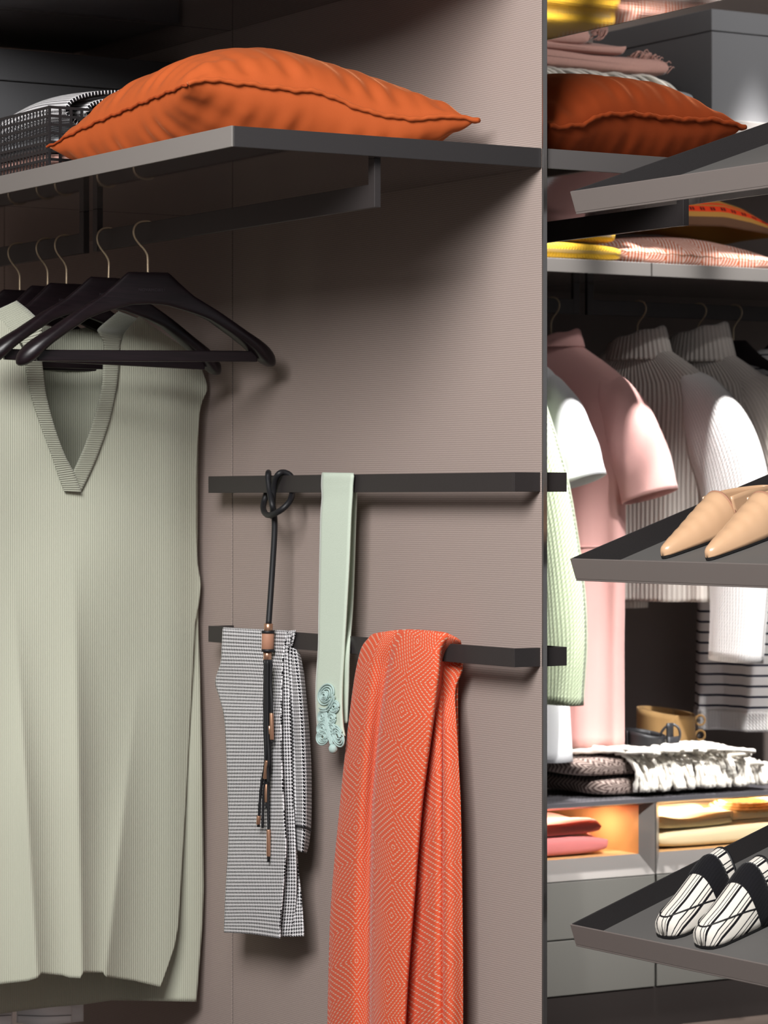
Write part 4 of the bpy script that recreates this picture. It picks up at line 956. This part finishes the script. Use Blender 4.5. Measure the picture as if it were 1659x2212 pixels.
softbox('fold', (px0 - .62, 1.98, ZV + 0.164), (px0 - .25, 2.40, ZV + 0.219), M['pink_wool'], pbk, .5, .006, seed=9)
def fray(x, rs):
    s_ = rs.rand(); y = 1.98 + rs.rand() * .05; z = ZV + 0.139 + rs.rand() * .012 - .03 * sm(px0 - .06, px0, x); d = .012 + rs.rand() * .014
    return catmull([(x, y, z), (x + d * .6, y - .004, z + d * .7), (x + d, y - .006 + rs.rand() * .01, z + d * .6 + (rs.rand() - .5) * .01)], 6)
strands_over('frayed_edge', px0 - .12, px0 - .01, 90, fray, .0012, M['pink_wool'], pbk, rs)
def fray2(x, rs):
    z = ZV + 0.179 + .03 * rs.rand(); y = 1.975 + rs.rand() * .02; d = .02
    return catmull([(x, y, z), (x + .008 + rs.rand() * .01, y - .005, z + .008), (x + .014 + rs.rand() * .012, y - .006, z + .018 + rs.rand() * .02)], 6)
strands_over('frayed_edge', px0 - .25, px0 - .22, 40, fray2, .0013, M['pink_wool'], pbk, rs)

# ---------------------------------------------------------------- on the cabinet: herringbone blanket with fringe, belts
bl0 = PZ(1225, 1690, CZ); bl1 = PZ(1365, 1716, CZ); 
HB0, HB1 = fx(1222, 1660, 2.05), fx(1640, 1680, 2.0)
hb = thing('herringbone_blanket', 'folded brown and cream herringbone blanket with thick white fringe', 'blanket', ((HB0 + HB1) / 2, 2.15, CZ))
softbox('fold', (HB0 + .05, 1.985, CZ + .001), (HB1 - .05, 2.34, CZ + .050), M['blanket'], hb, .4, .002, seed=12); softbox('fold', (HB0, 1.995, CZ + .051), (HB1 - .08, 2.36, CZ + .098), M['blanket'], hb, .4, .002, seed=13)
FX0 = fx(1375, 1690, 1.96); FX1 = fx(1655, 1690, 1.96)
def wf(x, rs):
    d = (x - FX0) / (FX1 - FX0); z0 = CZ + .105 - .05 * sm(.72, 1, d); yy = 2.17 - rs.rand() * .20; sl = .05 + .09 * rs.rand()
    L = [(x - sl, yy + .03, z0 + .004), (x - sl * .5 + .012 * (rs.rand() - .5), yy - .06, z0 + .009 + .008 * rs.rand())]
    if rs.rand() < .72: L += [(x - sl * .15, 1.985 + .012 * rs.rand(), z0 - .002), (x + .014 * (rs.rand() - .5), 1.962 - .01 * rs.rand(), CZ + .055 + .02 * rs.rand()), (x + .03 * (rs.rand() - .3), 1.938 + rs.rand() * .03, CZ + .012 + .006 * rs.rand())]
    else: L += [(x, yy - .10, z0 + .006), (x + .02, 1.985, z0 - .006)]
    return catmull(L, 26)
tb = []; tr_r = []
V = []; F_ = []
for k in range(125):
    P = wf(FX0 + (FX1 - FX0) * (k + rs.rand()) / 125, rs); r = .0050 * (1 + .25 * np.sin(np.arange(26) * 2.4 + rs.rand() * 6)); r[-4:] *= (1.1, 1.35, 1.6, 1.2)
    v, f = tube_vf(P, r, 7); q0 = len(V); V += list(v); F_ += [tuple(i + q0 for i in g) for g in f]
o = mk('fringe', V, F_, M['fringe'], hb); o['kind'] = 'stuff'
def coil(name, label, cen, r0, r1, turns, h, mat, tilt=0.0, th=.003, extra=None):
    t = thing(name, label, 'belt', tuple(cen), group='coiled leather belts'); G = []
    A = np.linspace(0, TAU * turns, int(46 * turns))
    for k in np.linspace(0, 1, 7): G.append([(cen[0] + (r0 + (r1 - r0) * a / A[-1]) * math.cos(a + .6), cen[1] + (r0 + (r1 - r0) * a / A[-1]) * math.sin(a + .6), cen[2] + h * k + tilt * k * (math.sin(a + .6) - .7 * math.cos(a + .6))) for a in A])
    sheet('strap', np.array(G), mat, t, th)
    if extra: extra(t)
    return t
TC = np.array([fx(1440, 1600, 2.22), 2.22, CZ + .104])
def tanx(t):
    for z in (.022, .062):
        c = TC + np.array([.088, -.03, z]); tube('buckle_ring', [c + np.array([.011 * math.cos(a), -.006 * math.cos(a), .013 * math.sin(a)]) for a in np.linspace(0, TAU, 30)], .003, M['tan'], t, 8)
        cyl('stud', c + np.array([-.012, -.004, 0]), c + np.array([-.012, -.010, 0]), .005, M['trim'], t, 12)
coil('tan_belt', 'wide tan suede belt coiled on the herringbone blanket', TC, .060, .080, 2.6, .088, M['tan'], tilt=.009, th=.004, extra=tanx)
BC = np.array([fx(1392, 1610, 2.08), 2.075, CZ + .104])
def blx(t):
    c = BC + np.array([.055, -.03, .035])
    tube('buckle', [c + np.array([.02 * math.cos(a) + .008 * math.sin(a), -.016 * math.cos(a), .032 * math.sin(a)]) for a in np.linspace(0, TAU, 40)], .0035, M['black'], t, 8, closed=True)
    sheet('keeper', np.array([[BC + np.array([.03 + .012 * i, -.052 + .004 * i, .015 + .058 * k]) for i in range(3)] for k in np.linspace(0, 1, 6)]), M['cord'], t, .005)
    sheet('belt_tip', np.array([[BC + np.array([.03 + .05 * i, -.055 + .018 * i * i, .004 + .034 * k]) for i in np.linspace(0, 1, 8)] for k in (0, 1)]), M['cord'], t, .003)
coil('black_belt', 'black leather belt with buckle coiled in front of the tan belt', BC, .038, .056, 2.4, .048, M['cord'], tilt=.008, extra=blx)

# ---------------------------------------------------------------- in the lit compartments
rx = fx(1303, 1820, 2.03)
pk = thing('folded_sweater', 'folded rose wool sweater in the lit left compartment', 'sweater', (rx - .2, 2.15, CI1))
softbox('fold', (rx - .42, 1.99, CI1 + .001), (rx, 2.36, CI1 + .052), M['rose_wool'], pk, .5, .003, seed=31); softbox('fold', (rx - .44, 1.995, CI1 + .05), (rx - .02, 2.36, CI1 + .088), M['rose_wool'], pk, .55, .004, seed=32)
cxl = CJ + .045
ck = thing('folded_sweater', 'folded cream cashmere in the lit right compartment', 'sweater', (cxl + .2, 2.15, CI1))
softbox('fold', (cxl, 1.99, CI1 + .001), (cxl + .50, 2.36, CI1 + .050), M['cream_wool'], ck, .5, .004, seed=33); softbox('fold', (cxl + .004, 2.0, CI1 + .048), (cxl + .26, 2.36, CI1 + .088), M['cream_wool'], ck, .6, .006, seed=34); softbox('fold', (cxl + .2, 2.02, CI1 + .046), (cxl + .50, 2.36, CI1 + .082), M['cream_wool'], ck, .6, .006, seed=35)
bx = fx(1640, 1750, 2.02)
bgs = thing('braided_strap', 'braided tan strap coiled on the cream cashmere', 'strap', (bx, 2.05, CI1 + .085))
for k in range(3):
    tube('braid', [(bx + (.10 - .012 * k) * math.cos(a), 2.08 + (.07 - .01 * k) * math.sin(a), CI1 + .089 + .006 * k + .012 * math.sin(a) * .5) for a in np.linspace(0, TAU, 70)], .0045 * (1 + .22 * np.sin(np.linspace(0, 150, 70))), M['tan'], bgs, 8, closed=False)
